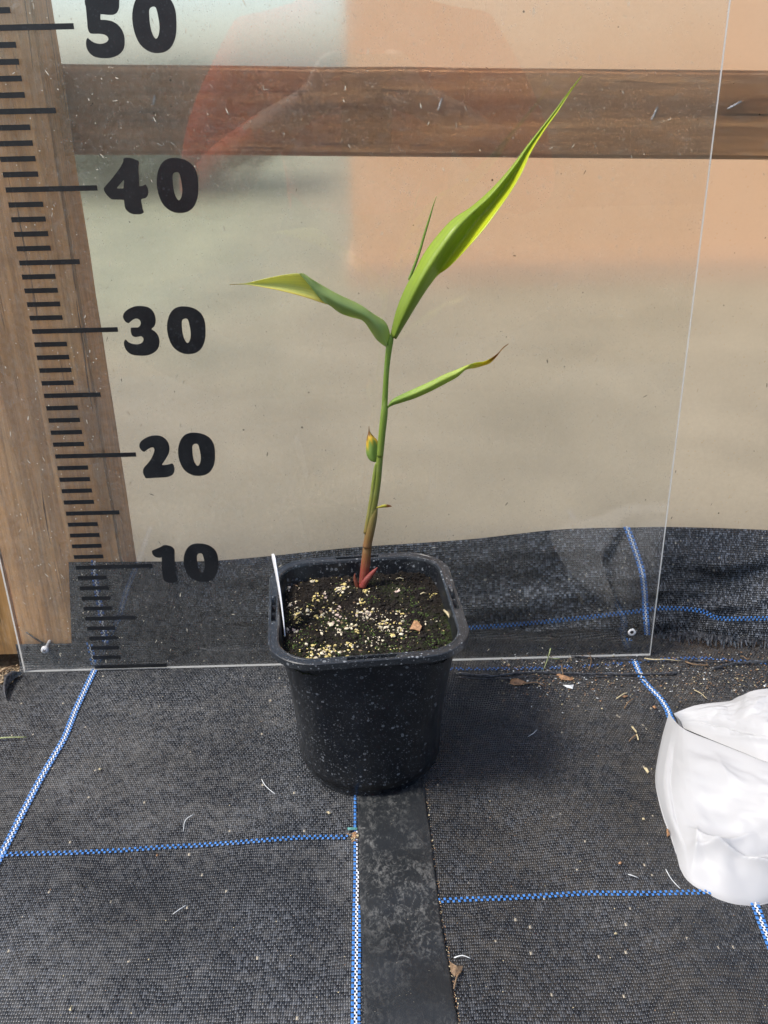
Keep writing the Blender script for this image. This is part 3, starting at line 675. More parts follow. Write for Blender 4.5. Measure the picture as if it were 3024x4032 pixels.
# screw
p = onY(*zG(420, 848), -0.001)
scr = empty('screw', (p.x, SY, p.z)); tag(scr, 'silver cross-head screw fixing the lower corner of the clear sheet', 'screw')
vs, fs = [], []; P = []; prof = [(0.0030, 0.0002), (0.0034, -0.0006), (0.0033, -0.0022), (0.0026, -0.0030), (0.0014, -0.0033), (0.0, -0.0033)]
n = 24
for r, y in prof:
    for k in range(n): vs.append((p.x+r*cos(2*pi*k/n), SY+y, p.z+r*sin(2*pi*k/n)))
for i in range(len(prof)-1):
    for k in range(n): fs.append((i*n+k, i*n+(k+1) % n, (i+1)*n+(k+1) % n, (i+1)*n+k))
under(mesh('head', vs, fs, M['metal'], None), scr)
vs, fs = [], []
for a in (0.5, 0.5+pi/2):
    d = Vector((cos(a), 0, sin(a))); e = Vector((-sin(a), 0, cos(a))); q = Vector((p.x, SY-0.00338, p.z)); b = len(vs)
    vs += [q+d*.0018+e*.0003, q-d*.0018+e*.0003, q-d*.0018-e*.0003, q+d*.0018-e*.0003]; fs.append((b, b+1, b+2, b+3))
    vs[-4:] = [v+Vector((0, -0.00008*a, 0)) for v in vs[-4:]]
under(mesh('cross_slot', vs, fs, M['rust'], None, False), scr)
vs, fs = [], []; tube(vs, fs, [(p.x, SY+0.0031, p.z), (p.x, 0.013, p.z), (p.x, 0.03, p.z)], 0.0014, 10)
under(mesh('shank', vs, fs, M['metal'], None), scr)
vs, fs = [], []; tube(vs, fs, [onY(*zG(243, 683), 0.0112), onY(*zG(330, 745), 0.0112), onY(*zG(425, 800), 0.0116)], 0.0007, 8)
tag(mesh('nail', vs, fs, M['rust']), 'thin dark bent nail against the post above the screw', 'nail')

# ------------------------------------------------------------------ pot
RZ, ROT = 0.1285, radians(4.5)
HX, HY, RC = 0.0680, 0.0725, 0.0330
RCX, RCY = 0.2420, -0.1160
pot = empty('plant_pot', (PC.x, PC.y, GZ)); tag(pot, 'black square-topped plastic plant pot with dried water spots', 'pot')
NS = 240
def ring_sq(inset):
    """rounded rectangle, points by angle"""
    hx, hy, rc = HX-inset, HY-inset, max(0.008, RC-inset)
    out = []; per = []
    segs = [('l', (hx-rc, -hy), (-(hx-rc), -hy))]
    pts = []
    for cx, cy, a0 in ((hx-rc, hy-rc, 0), (-(hx-rc), hy-rc, 90), (-(hx-rc), -(hy-rc), 180), (hx-rc, -(hy-rc), 270)):
        for k in range(25):
            a = radians(a0+90*k/24); pts.append(Vector((cx+rc*cos(a), cy+rc*sin(a), 0)))
    pts.append(pts[0]); P = resample(pts, 2000)
    # pick by angle so that rings correspond
    ang = [(atan2(p.y, p.x) % (2*pi), p) for p in P[:-1]]; ang.sort(key=lambda q: q[0]); j = 0; res = []
    for k in range(NS):
        a = 2*pi*k/NS
        while j < len(ang)-1 and ang[j][0] < a: j += 1
        res.append(ang[j][1])
    return res
def place(p, z, f=1.0):
    x, y = p.x*cos(ROT)-p.y*sin(ROT), p.x*sin(ROT)+p.y*cos(ROT)
    cx, cy = lerp(PC.x, RCX, f), lerp(PC.y, RCY, f)
    return Vector((cx+x, cy+y, z))
circ = [Vector((cos(2*pi*k/NS), sin(2*pi*k/NS), 0)) for k in range(NS)]
S6, S8 = ring_sq(0.0065), ring_sq(0.0082)
def loft(rows, name, mat, parent, close=False):
    vs = [p for r in rows for p in r]; fs = []
    for i in range(len(rows)-1):
        for k in range(NS): fs.append((i*NS+k, i*NS+(k+1) % NS, (i+1)*NS+(k+1) % NS, (i+1)*NS+k))
    if close: fs.append(tuple((len(rows)-1)*NS+k for k in range(NS)))
    return under(mesh(name, vs, fs, mat, None), parent)
def wall_ring(sq, r, z):
    t = (z-GZ)/(RZ-GZ); e = t**1.25
    return [place(circ[k]*r*(1-e)+sq[k]*e, z, t) for k in range(NS)]
BR = 0.0530
rows = []
foot = []
for k in range(NS):
    a = (2*pi*k/NS-ROT); d = min(abs((math.degrees(2*pi*k/NS)-c+180) % 360-180) for c in (283, 43, 163))
    foot.append(place(circ[k]*0.0500, GZ+0.0002+(0.0042 if d < 9 else 0.0), 0))
rows.append(foot); rows.append([place(circ[k]*0.0504, GZ+0.0052, 0) for k in range(NS)])
rows.append([place(circ[k]*0.0506, GZ+0.0088, 0) for k in range(NS)])
for i in range(15):
    z = lerp(GZ+0.0098, RZ-0.0045, i/14); rows.append(wall_ring(S6, BR, z))
body = loft(rows, 'body', M['pot'], pot)
inner = [wall_ring(S8, BR-0.0018, lerp(RZ-0.002, 0.02, i/10)) for i in range(11)]
loft(inner, 'inner_wall', M['pot'], pot, True)
# rim with recessed slots
prof = [(0.0058, -0.0052, 0), (0.0004, -0.0051, 0), (0.0, -0.0047, 0), (0.0002, -0.0005, 0), (0.0007, 0.0, 0), (0.0022, 0.0, 0), (0.0024, -0.0002, 1), (0.0054, -0.0002, 1), (0.0056, 0.0, 0), (0.0066, 0.0, 0), (0.0076, -0.0005, 0), (0.0082, -0.0022, 0)]
rows = []
cc = {i: ring_sq(i) for i, _, _ in prof}
for ins, dz, slot in prof:
    row = []
    for k in range(NS):
        p = cc[ins][k]; z = RZ+dz
        if slot:
            along = p.x if abs(p.y)/HY > abs(p.x)/HX else p.y; seg = abs(along)
            if seg < 0.0155 and not 0.0046 < seg < 0.0056: z -= 0.0042
        row.append(place(p, z))
    rows.append(row)
rim = loft(rows, 'rim', M['rim'], pot)
sh_ = rim.modifiers.new('edges', 'EDGE_SPLIT'); sh_.split_angle = radians(24)

# ------------------------------------------------------------------ soil
SOZ = 0.1155
def in_pot(x, y, m_=0.0105):
    dx, dy = x-RCX, y-RCY; X, Y_ = dx*cos(ROT)+dy*sin(ROT), -dx*sin(ROT)+dy*cos(ROT)
    hx, hy, rc = HX-m_, HY-m_, RC-m_
    qx, qy = max(abs(X)-(hx-rc), 0), max(abs(Y_)-(hy-rc), 0)
    return abs(X) < hx and abs(Y_) < hy and qx*qx+qy*qy < rc*rc
def soil_h(x, y):
    return SOZ+fb(x*45, y*45, 2, 5)*0.0035+fb(x*260, y*260, 9, 3)*0.0013
vs, fs, idx = [], [], {}
st_ = 0.0011; nx = int(0.15/st_)
for j in range(nx+1):
    for i in range(nx+1):
        x, y = RCX-0.075+i*st_, RCY-0.075+j*st_
        if in_pot(x, y, 0.0082): idx[i, j] = len(vs); vs.append((x, y, soil_h(x, y)))
for (i, j), a in idx.items():
    q = [(i, j), (i+1, j), (i+1, j+1), (i, j+1)]
    if all(t in idx for t in q): fs.append(tuple(idx[t] for t in q))
soil = mesh('potting_soil', vs, fs, M['soil']); tag(soil, 'dark mossy potting soil filling the black pot', 'soil')
def ico(sub=1):
    bm = bmesh.new(); bmesh.ops.create_icosphere(bm, subdivisions=sub, radius=1); bm.verts.ensure_lookup_table()
    r = [v.co.copy() for v in bm.verts], [tuple(v.index for v in f.verts) for f in bm.faces]; bm.free(); return r
IV, IF = ico(1)
def blobs(name, items, mats, label, cat, flat=.85):
    vs, fs, mi = [], [], []
    rnd = random.Random(len(items))
    for (x, y, z, r, k) in items:
        b = len(vs); s = [r*rnd.uniform(.45, 1.5) for _ in range(3)]; a = rnd.uniform(0, 6.28)
        for v in IV:
            q = v*rnd.uniform(.55, 1.3); X, Y_ = q.x*s[0], q.y*s[1]
            vs.append((x+X*cos(a)-Y_*sin(a), y+X*sin(a)+Y_*cos(a), z+q.z*s[2]*flat))
        fs += [tuple(b+i for i in f) for f in IF]; mi += [k]*len(IF)
    o = mesh(name, vs, fs, mats, None, False); o.data.polygons.foreach_set('material_index', mi)
    return tag(o, label, cat, kind='stuff')
rnd = random.Random(31); items = []
while len(items) < 4200:
    x, y = RCX+rnd.uniform(-.07, .07), RCY+rnd.uniform(-.07, .07)
    if in_pot(x, y, 0.011): items.append((x, y, soil_h(x, y)+0.0001, rnd.choice((.0005, .0006, .0008, .001, .0014)), 0 if rnd.random() < .985 else 1))
blobs('soil_crumbs', items, [M['crumb'], M['twig']], 'dark crumbs of compost lying on the soil in the pot', 'soil crumbs')
# perlite: traced clumps + a scatter
items = []
def clump(a, b, rad, n, kinds=(0, 0, 1)):
    p = onZ(*zP(a, b), SOZ+0.001)
    for _ in range(int(n*1.15)):
        x, y = p.x+rnd.gauss(0, rad), p.y+rnd.gauss(0, rad*1.2)
        if in_pot(x, y, 0.0105): items.append((x, y, soil_h(x, y)+rnd.uniform(.0002, .0014), rnd.choice((.0004, .0005, .0005, .0007, .0009, .0013)), rnd.choice(kinds)))
for a, b, r, n, k in ((660, 535, .0028, 34, (0, 0, 1)), (500, 585, .0025, 22, (1, 1, 2)), (560, 570, .0012, 8, (2, 2, 0)), (820, 545, .0016, 12, (1, 1, 0)), (370, 690, .0028, 24, (0, 0, 1)),
        (300, 530, .0022, 14, (0, 2)), (330, 625, .0018, 9, (2, 0)), (600, 650, .003, 18, (0, 1, 2)), (450, 650, .002, 12, (0, 1)), (790, 610, .0022, 14, (0, 1)), (800, 690, .0042, 48, (0, 0, 0, 1, 2)),
        (830, 712, .002, 14, (2, 0)), (610, 745, .0032, 26, (0, 2)), (520, 710, .0024, 14, (0, 1)), (730, 780, .003, 22, (0, 1)), (920, 760, .004, 40, (0, 0, 1)), (1000, 800, .0048, 46, (0, 0, 0, 1)),
        (1040, 690, .0026, 14, (0, 1)), (340, 800, .002, 14, (0, 2)), (520, 800, .0018, 10, (0, 1)), (650, 815, .0015, 8, (0,)), (760, 812, .0012, 8, (1,)), (470, 940, .006, 46, (1, 1, 0)), (600, 945, .005, 36, (0, 1)),
        (720, 880, .003, 16, (0, 1)), (540, 905, .003, 14, (0, 1)), (460, 470, .002, 10, (1, 0)), (640, 410, .001, 5, (1,)), (690, 440, .001, 4, (1,)), (1020, 550, .0016, 8, (0, 2)), (1250, 560, .0018, 8, (1,)), (1240, 740, .0016, 7, (0, 1)), (360, 740, .002, 12, (1,)), (820, 880, .003, 10, (0,)), (900, 850, .003, 12, (0,))):
    clump(a, b, r, n, k)
for _ in range(420):
    a, b = rnd.uniform(250, 1100), rnd.uniform(430, 960)
    if rnd.random() < 0.35: a = rnd.uniform(250, 1400)
    p = onZ(*zP(a, b), SOZ)
    if in_pot(p.x, p.y, .0105): items.append((p.x, p.y, soil_h(p.x, p.y)+.0003, rnd.choice((.00025, .0003, .00045)), rnd.choice((0, 1, 1))))
blobs('perlite_grains', items, [M['perlite'], M['perlite_y'], M['perlite_p']], 'cream and yellow perlite grains scattered over the potting soil', 'perlite')
items = []
for _ in range(2600):
    a, b = rnd.uniform(250, 1420), rnd.uniform(480, 970); 
    p = onZ(*zP(a, b), SOZ); d = fb(p.x*55, p.y*55, 4.4, 3)+0.35*(b-720)/250
    if d > 0.18 and in_pot(p.x, p.y, .0105): items.append((p.x, p.y, soil_h(p.x, p.y)+.0001, rnd.uniform(.0004, .0009), 0))
blobs('moss', items, [M['moss']], 'low green moss spreading over the front of the potting soil', 'moss')
def chip(name, P, mat, label, cat, h=0.0012, group=None):
    """small curled flake from an outline of 3-D points"""
    c = sum(P, Vector())/len(P); n = len(P); vs = list(P)+[c+Vector((0, 0, h))]+[p+Vector((0, 0, -.0004)) for p in P]
    fs = [(i, (i+1) % n, n) for i in range(n)]+[((i+1) % n, i, n+1+i, n+1+(i+1) % n) for i in range(n)]
    o = mesh(name, vs, fs, mat, None, False); return tag(o, label, cat, group)
def sp_(a, b, dz=0.002):
    p = onZ(*zP(a, b), SOZ); p.z = soil_h(p.x, p.y)+dz; return p
chip('bark_chip', [sp_(1100, 800), sp_(1130, 755), sp_(1150, 760, .003), (sp_(1180, 795, .003)), sp_(1165, 812), sp_(1130, 805)], M['leaflitter'], 'pinkish brown bark chip on the potting soil', 'bark chip')
vs, fs = [], []; tube(vs, fs, [sp_(1325, 685, .003), sp_(1345, 720, .004), sp_(1370, 755, .0035), sp_(1388, 780, .003)], [.0009, .0010, .0009, .0007], 7)
tag(mesh('twig', vs, fs, M['straw']), 'short pale twig on the soil by the inner pot wall', 'twig')
for k, (a, b, c_, d) in enumerate(((345, 458, 395, 460), (1010, 470, 1060, 480), (1170, 580, 1210, 572))):
    vs, fs = [], []; p, q = sp_(a, b, .0015), sp_(c_, d, .0015); tube(vs, fs, [p, p.lerp(q, .5)+Vector((0, 0, .0012)), q], .00045, 6)
    tag(mesh('root_fibre', vs, fs, M['straw']), ['thin straw fibre on soil behind the plant label', 'thin straw fibre on soil right of the stem', 'thin straw fibre lying on bare soil midway to the right pot wall'][k], 'fibre', 'fibres on the soil')

# ------------------------------------------------------------------ plant label
la = sp_(282, 890, -.012); 
top = zP(205, 288)
lt = onY(*top, onZ(*zP(232, 420), RZ).y+0.010)
lb0 = onZ(*zP(275, 885), SOZ+.001); lb1 = onZ(*zP(262, 840), SOZ+.001)
Pn = [onZ(*zP(282, 893), SOZ-.006), onZ(*zP(268, 800), SOZ-.006)]
# a narrow tag seen almost edge-on, leaning on the left wall
A0 = onZ(*zP(288, 888), SOZ); A1 = A0+Vector((-0.0012, 0.013, 0))
L0 = onY(*zP(216, 300), A0.y+0.030); L1 = onY(*zP(196, 300), A0.y+0.041)
def lab(u, v):
    a = A0.lerp(A1, u)+Vector((0, 0, -.012)); b = L0.lerp(L1, u); p = a.lerp(b, v)
    if v > 0.96: p = p.lerp(a.lerp(b, v)*0.5+(A0.lerp(A1, .5).lerp(L0.lerp(L1, .5), v))*0.5, (v-0.96)/0.04)
    p.x += 0.0012*sin(v*pi); return p
lab_o = grid(7, 40, lab, 'plant_label', M['label']); s2 = lab_o.modifiers.new('thick', 'SOLIDIFY'); s2.thickness = 0.0007; s2.offset = 0
tag(lab_o, 'blank white plastic plant label stuck in the soil at the pot edge', 'plant label')

# ------------------------------------------------------------------ plant
base = onZ(*zS(236, 2045), SOZ); PY = base.y
plant = empty('ginger_plant', (base.x, PY, SOZ)); tag(plant, 'young ginger-like plant with narrow green leaves growing in the black pot', 'plant')
def pp(zf, a, b, dy=0.0): return onY(*zf(a, b), PY+dy)
def pxr(zf, r): return r*(zf(1, 0)[0]-zf(0, 0)[0])/FPX*0.66
def cramp(t, stops):
    for (a, c), (b, d) in zip(stops, stops[1:]):
        if t <= b: 
            f = max(0, (t-a)/(b-a)); return tuple(lerp(x, y, f) for x, y in zip(c, d))
    return stops[-1][1]
STEMC = [(0, (0.26, 0.018, 0.04)), (0.07, (0.27, 0.03, 0.04)), (0.14, (0.25, 0.10, 0.05)), (0.27, (0.19, 0.16, 0.045)), (0.5, (0.17, 0.23, 0.035)), (0.8, (0.19, 0.31, 0.045)), (1, (0.22, 0.36, 0.06))]
def stem_part(name, P, R, tint=lambda t, c: c, n=14, squash=0.85):
    P4 = catmull([(*p, r) for p, r in zip(P, R)], 6); vs, fs = [], []
    tube(vs, fs, [p[:3] for p in P4], [p[3] for p in P4], n, squash)
    o = mesh(name, vs, fs, M['stem'], None); 
    z0, z1 = SOZ, base.z+0.21
    setcol(o, lambda i, co: tint((co.z-z0)/(z1-z0), cramp((co.z-z0)/(z1-z0), STEMC)))
    uv = o.data.uv_layers.new(name='UVMap')
    for l in o.data.loops: uv.data[l.index].uv = ((l.vertex_index % n)/n, (l.vertex_index//n)/len(P4))
    return under(o, plant)
sc_ = [(226, 2075, 26), (238, 2020, 33), (255, 1900, 36), (272, 1740, 33), (292, 1600, 31), (312, 1480, 29), (330, 1380, 27), (345, 1280, 25), (357, 1150, 24), (370, 1030, 23), (382, 900, 23), (392, 780, 22), (400, 640, 20), (408, 500, 19), (418, 390, 20), (428, 310, 22), (440, 250, 20), (455, 205, 12)]
stem_part('stem', [pp(zS, a, b) for a, b, r in sc_], [pxr(zS, r) for _, _, r in sc_])
sh1 = [(262, 1660, 20), (290, 1500, 20), (308, 1380, 18), (322, 1260, 16), (330, 1190, 12), (336, 1150, 7)]
stem_part('leaf_sheath', [pp(zS, a-2, b, -.0004) for a, b, r in sh1], [pxr(zS, r) for _, _, r in sh1], lambda t, c: tuple(min(1, x*1.2) for x in c))
sh2 = [(362, 1100, 24), (374, 960, 25), (386, 850, 26), (394, 770, 25), (398, 720, 17), (402, 670, 12), (405, 650, 5)]
stem_part('leaf_sheath', [pp(zS, a, b, -.0006) for a, b, r in sh2], [pxr(zS, r) for _, _, r in sh2], lambda t, c: tuple(min(1, x*1.12) for x in c))
sh3 = [(262, 1760, 33), (288, 1640, 33), (305, 1560, 31), (318, 1510, 24), (328, 1480, 15), (338, 1466, 6)]
stem_part('leaf_sheath', [pp(zS, a+4, b, -.0007) for a, b, r in sh3], [pxr(zS, r) for _, _, r in sh3], lambda t, c: (c[0]*1.05, c[1]*.85, c[2]))
bud = [(232, 2050, 28), (262, 1998, 26), (290, 1965, 22), (318, 1935, 15), (338, 1912, 5), (344, 1906, 1.5)]
stem_part('red_bud', [pp(zS, a, b, -.0022) for a, b, r in bud], [pxr(zS, r) for _, _, r in bud], lambda t, c: (0.27, 0.018, 0.04))
bud2 = [(200, 2052, 16), (186, 2010, 15), (178, 1975, 9), (182, 1950, 2)]
stem_part('red_scale', [pp(zS, a, b, -.0008) for a, b, r in bud2], [pxr(zS, r) for _, _, r in bud2], lambda t, c: (0.20, 0.02, 0.03))
spear = [(840, 935, 5.0), (862, 880, 5.4), (885, 815, 5.0), (905, 745, 4.4), (925, 680, 3.4), (940, 630, 2.0), (953, 594, 0.7)]
stem_part('rolled_leaf', [pp(zL, a, b, .004) for a, b, r in spear], [pxr(zL, r) for _, _, r in spear], lambda t, c: (0.15, 0.26, 0.035), 10, 1.0)

def blade(name, st, zf, tint, nseg=6, ncross=6, wave=0.0):
    """stations: lists of (a, b, depth) across the blade; same count in each; lofted into one curved blade"""
    flat = [sum(([*q] for q in s), []) for s in st]
    F = catmull(flat, nseg); m_ = len(st[0]); vs = []; fs = []; uvs = []
    per = (m_-1)*ncross+1
    for i, row in enumerate(F):
        pts = [row[3*k:3*k+3] for k in range(m_)]; cr = catmull([tuple(p) for p in pts], ncross) if m_ > 2 else [tuple(lerp(a, b, k/ncross) for a, b in zip(pts[0], pts[1])) for k in range(ncross+1)]
        for k, (a, b, d) in enumerate(cr):
            u = k/(per-1); w = wave*sin(i*0.55+u*2)*(abs(u-.5)*2)**2
            vs.append(pp(zf, a, b, d+w)); uvs.append((u, i/(len(F)-1)))
    for i in range(len(F)-1):
        for k in range(per-1): fs.append((i*per+k, i*per+k+1, (i+1)*per+k+1, (i+1)*per+k))
    o = mesh(name, vs, fs, M['leaf'], None)
    setcol(o, lambda i, co: tint(*uvs[i]))
    uv = o.data.uv_layers.new(name='UVMap')
    for l in o.data.loops: uv.data[l.index].uv = uvs[l.vertex_index]
    s_ = o.modifiers.new('thick', 'SOLIDIFY'); s_.thickness = 0.00022; s_.offset = 0
    return under(o, plant)
def mixc(a, b, f): f = max(0, min(1, f)); return tuple(lerp(x, y, f) for x, y in zip(a, b))
GR, GY, YL, BRN = (0.37, 0.49, 0.06), (0.60, 0.66, 0.03), (0.55, 0.50, 0.06), (0.16, 0.06, 0.02)
big = [[(765, 1158, 0), (778, 1172, -.004), (788, 1177, 0), (780, 1168, .003)],
       [(788, 1062, 0), (818, 1082, -.007), (850, 1074, 0), (812, 1066, .005)],
       [(822, 975, 0), (858, 1000, -.009), (897, 998, .001), (850, 985, .008)],
       [(865, 895, .001), (895, 930, -.009), (935, 942, .002), (932, 930, .009)],
       [(920, 800, .003), (948, 848, -.007), (982, 872, .004), (1002, 884, -.002)],
       [(1010, 695, .006), (1024, 742, -.004), (1052, 780, .007), (1085, 799, -.004)],
       [(1090, 640, .010), (1092, 668, .002), (1112, 700, .011), (1150, 724, -.002)],
       [(1160, 580, .014), (1166, 600, .007), (1182, 622, .014), (1215, 635, .003)],
       [(1225, 512, .018), (1228, 528, .012), (1242, 545, .018), (1262, 566, .009)],
       [(1276, 450, .022), (1280, 460, .018), (1288, 474, .021), (1304, 492, .014)],
       [(1320, 390, .025), (1323, 396, .022), (1328, 404, .024), (1340, 411, .020)],
       [(1385, 308, .028), (1387, 311, .027), (1391, 314, .028), (1398, 318, .026)],
       [(1440, 238, .030), (1442, 240, .0295), (1445, 243, .030), (1450, 246, .029)],
       [(1495, 162, .032), (1496, 163, .032), (1498, 165, .032), (1501, 167, .032)],
       [(1544, 102, .034), (1544.5, 102.5, .034), (1545, 103, .034), (1546, 103.5, .034)]]
def t_big(u, v):
    c = mixc((0.24, 0.34, 0.045), GR, v*4); c = mixc(c, GY, (u-0.62)*5*(1 if v > .15 else 0)); return mixc(c, (0.40, 0.45, 0.05), (v-0.85)*5)
blade('leaf', big, zL, t_big)
leftg = [[(748, 1198, 0), (752, 1204, -.002), (745, 1208, 0)], [(763, 1163, 0), (735, 1176, -.004), (712, 1183, 0)], [(744, 1108, -.002), (715, 1135, -.008), (688, 1151, -.003)],
         [(692, 1072, -.005), (672, 1090, -.011), (653, 1103, -.006)], [(640, 1036, -.009), (622, 1065, -.015), (604, 1087, -.010)], [(562, 999, -.013), (560, 1035, -.019), (560, 1071, -.014)],
         [(500, 966, -.017), (508, 1005, -.021), (520, 1042, -.018)], [(452, 937, -.020), (465, 980, -.022), (487, 1022, -.021)], [(412, 911, -.022), (430, 948, -.024), (458, 988, -.024)], [(393, 909, -.024), (402, 920, -.025), (425, 946, -.025)]]
def t_lg(u, v): 
    e = abs(u-.5)*2; return mixc(mixc((0.40, 0.52, 0.21), (0.47, 0.58, 0.22), e*e), (0.38, 0.46, 0.11), (v-.75)*2)
blade('leaf', leftg, zL, t_lg, wave=.0012)
lefty = [[(440, 937, -.019), (480, 985, -.017), (517, 1038, -.018)], [(395, 910, -.022), (440, 970, -.019), (482, 1028, -.020)], [(340, 913, -.024), (380, 960, -.020), (420, 1007, -.023)],
         [(290, 922, -.026), (320, 955, -.023), (350, 988, -.026)], [(240, 933, -.028), (258, 953, -.026), (280, 972, -.028)], [(172, 949, -.030), (173, 951, -.030), (175, 955, -.030)], [(108, 953, -.032), (108, 954, -.032), (108, 956, -.032)]]
def t_ly(u, v):
    c = mixc((0.66, 0.70, 0.22), (0.80, 0.78, 0.36), abs(u-.45)*1.6); c = mixc(c, (0.85, 0.70, 0.14), (u-.78)*4); return mixc(c, (0.52, 0.42, 0.26), (v-.82)*8)
blade('leaf_tip', lefty, zL, t_ly)
right = [[(413, 745, 0), (416, 752, -.001), (415, 757, 0)], [(448, 692, -.003), (440, 715, -.005), (442, 735, -.003)], [(520, 650, -.006), (515, 682, -.009), (512, 712, -.006)], [(620, 605, -.010), (616, 643, -.013), (612, 680, -.010)],
         [(730, 555, -.013), (727, 593, -.016), (722, 632, -.013)], [(830, 505, -.016), (830, 540, -.018), (832, 575, -.016)], [(920, 470, -.018), (920, 498, -.020), (922, 525, -.018)], [(990, 440, -.020), (988, 455, -.021), (985, 472, -.020)],
         [(1058, 419, -.021), (1056, 438, -.019), (1052, 460, -.019)], [(1120, 410, -.022), (1112, 428, -.019), (1104, 444, -.020)], [(1180, 380, -.023), (1172, 396, -.021), (1160, 424, -.022)], [(1222, 348, -.024), (1218, 358, -.023), (1208, 376, -.024)], [(1252, 312, -.025), (1250, 318, -.025), (1244, 330, -.025)], [(1293, 282, -.026), (1294, 283, -.026), (1295, 285, -.026)]]
def t_r(u, v):
    c = mixc((0.30, 0.46, 0.12), (0.54, 0.63, 0.12), v*1.6); c = mixc(c, (0.62, 0.50, 0.04), (v-.50)*5*(0.4+u)); return mixc(c, (0.26, 0.10, 0.025), (v-.71)*14-u*.6)
blade('leaf', right, zS, t_r)
sml = [[(328, 1142, .004), (331, 1142, .004), (334, 1138, .004)], [(290, 1130, .004), (315, 1125, .003), (340, 1115, .004)], [(264, 1085, .005), (300, 1080, .003), (345, 1080, .005)], [(261, 1020, .006), (303, 1022, .004), (348, 1025, .006)],
       [(265, 970, .007), (300, 975, .005), (344, 988, .007)], [(274, 938, .008), (292, 945, .007), (318, 958, .008)], [(279, 905, .009), (283, 908, .009), (289, 922, .009)], [(281, 880, .010), (282, 881, .010), (283, 884, .010)]]
def t_s(u, v):
    k = v+0.22*max(0, 0.45-u)*2+0.07*sin(u*17+v*11)
    c = mixc((0.26, 0.40, 0.10), (0.80, 0.56, 0.05), (k-.46)*7); return mixc(c, (0.25, 0.09, 0.035), (k-.66)*9)
blade('small_leaf', sml, zS, t_s)
tiny = [[(336, 1470, -.002), (337, 1473, -.003), (338, 1476, -.002)], [(362, 1460, -.003), (364, 1467, -.004), (366, 1474, -.003)], [(392, 1450, -.004), (394, 1460, -.005), (396, 1471, -.004)], [(420, 1450, -.005), (420, 1460, -.005), (420, 1470, -.005)], [(447, 1462, -.006), (448, 1463, -.006), (447, 1465, -.006)]]
blade('small_leaf', tiny, zS, lambda u, v: mixc((0.50, 0.45, 0.05), (0.22, 0.06, 0.03), (v-.55)*6))

# ------------------------------------------------------------------ white bag
def ss(x): x = max(0, min(1, x)); return x*x*(3-2*x)
def coons(L, B, R, T, u, v):
    l, r, b, t = sample(L, v), sample(R, v), sample(B, u), sample(T, u)
    out = []
    for k in range(3):
        out.append(lerp(l[k], r[k], u)+lerp(b[k], t[k], v)-(lerp(lerp(L[0][k], R[0][k], u), lerp(L[-1][k], R[-1][k], u), v)))
    return out
rnd = random.Random(77)
CR = [(rnd.random(), rnd.random(), rnd.uniform(0, pi), rnd.uniform(.03, .08), rnd.uniform(-.0014, .0016), rnd.uniform(.15, .45)) for _ in range(16)]
CR += [(0.28, 0.22, 0.5, .03, .006, .3), (0.5, 0.18, -0.35, .03, .006, .35), (0.72, 0.28, 0.25, .03, -.005, .4), (0.18, 0.16, 1.1, .025, .005, .2), (0.08, 0.5, 1.45, .03, .004, .5), (0.15, 0.45, 1.5, .03, -.004, .5)]
def crumple(u, v):
    h = 0
    for cu, cv, a, w, amp, ln in CR:
        du, dv = u-cu, v-cv; s = du*cos(a)+dv*sin(a); d = -du*sin(a)+dv*cos(a)
        if abs(s) < ln: h += amp*exp(-abs(d)/w)*(1-(s/ln)**2)
    return h
bag = empty('white_bag', (0.56, -0.17, GZ)); tag(bag, 'crumpled white plastic bag lying on the dusty mat', 'plastic bag')
def dense(P): return [tuple(p) for p in resample([Vector(q) for q in catmull([tuple(q) for q in P], 6)], 60)]
def b3(a, b, z): return tuple(onZ(*zH(a, b), z))
def b3g(a, b, z): return tuple(gpt(*zH(a, b), max(.0004, z-.001)))
def cv(x): x = max(0, min(1, x)); return sqrt(1-(1-x)**2)
# main face: v = 0 front, v = 1 fold
Lf = dense([b3g(692, 1505, .001), b3g(640, 1310, .002), b3g(580, 1150, .002), b3g(540, 1000, .002), b3g(520, 880, .003), b3g(526, 770, .004), b3g(560, 600, .007), b3g(605, 458, .011)])
Bf = dense([b3g(692, 1505, .001), b3g(770, 1620, .001), b3g(900, 1700, .001), b3g(1050, 1765, .001), b3g(1200, 1785, .001), b3g(1330, 1765, .002), b3g(1600, 1690, .002), b3g(2000, 1650, .002)])
Tf = dense([b3g(605, 458, .011), b3(720, 495, .020), b3(950, 592, .028), b3(1150, 672, .034), b3(1330, 742, .038), b3(1600, 800, .038), b3(2000, 850, .034)])
Rf = dense([Bf[-1], (lerp(Bf[-1][0], Tf[-1][0], .5), lerp(Bf[-1][1], Tf[-1][1], .5), .03), Tf[-1]])
def bagf(u, v):
    p = Vector(coons(Lf, Bf, Rf, Tf, u, v)); e = ss(u*4)*ss(v*5)*ss((1-v)*4)
    p.z += 0.007*cv(u*3)*cv(v*3)*cv((1-v)*1.6)+crumple(u, v)*e+fb(u*4, v*4, 3, 3)*.003*e
    return p
face = grid(130, 110, bagf, 'front_face', M['bag']); under(face, bag)
Lt = dense([b3(722, 493, .014), b3(700, 440, .019), b3(650, 386, .024)])
Tt = dense([b3(650, 386, .024), b3(780, 335, .028), b3(900, 312, .031), b3(1100, 288, .036), b3(1195, 230, .046), b3(1335, 205, .050), b3(1600, 190, .048), b3(2000, 180, .042)])
Bt = dense([b3(722, 493, .014), b3(950, 588, .021), b3(1150, 668, .027), b3(1330, 738, .031), b3(1600, 796, .031), b3(2000, 846, .028)])
Rt = dense([Bt[-1], (lerp(Bt[-1][0], Tt[-1][0], .5), lerp(Bt[-1][1], Tt[-1][1], .5), .036), Tt[-1]])
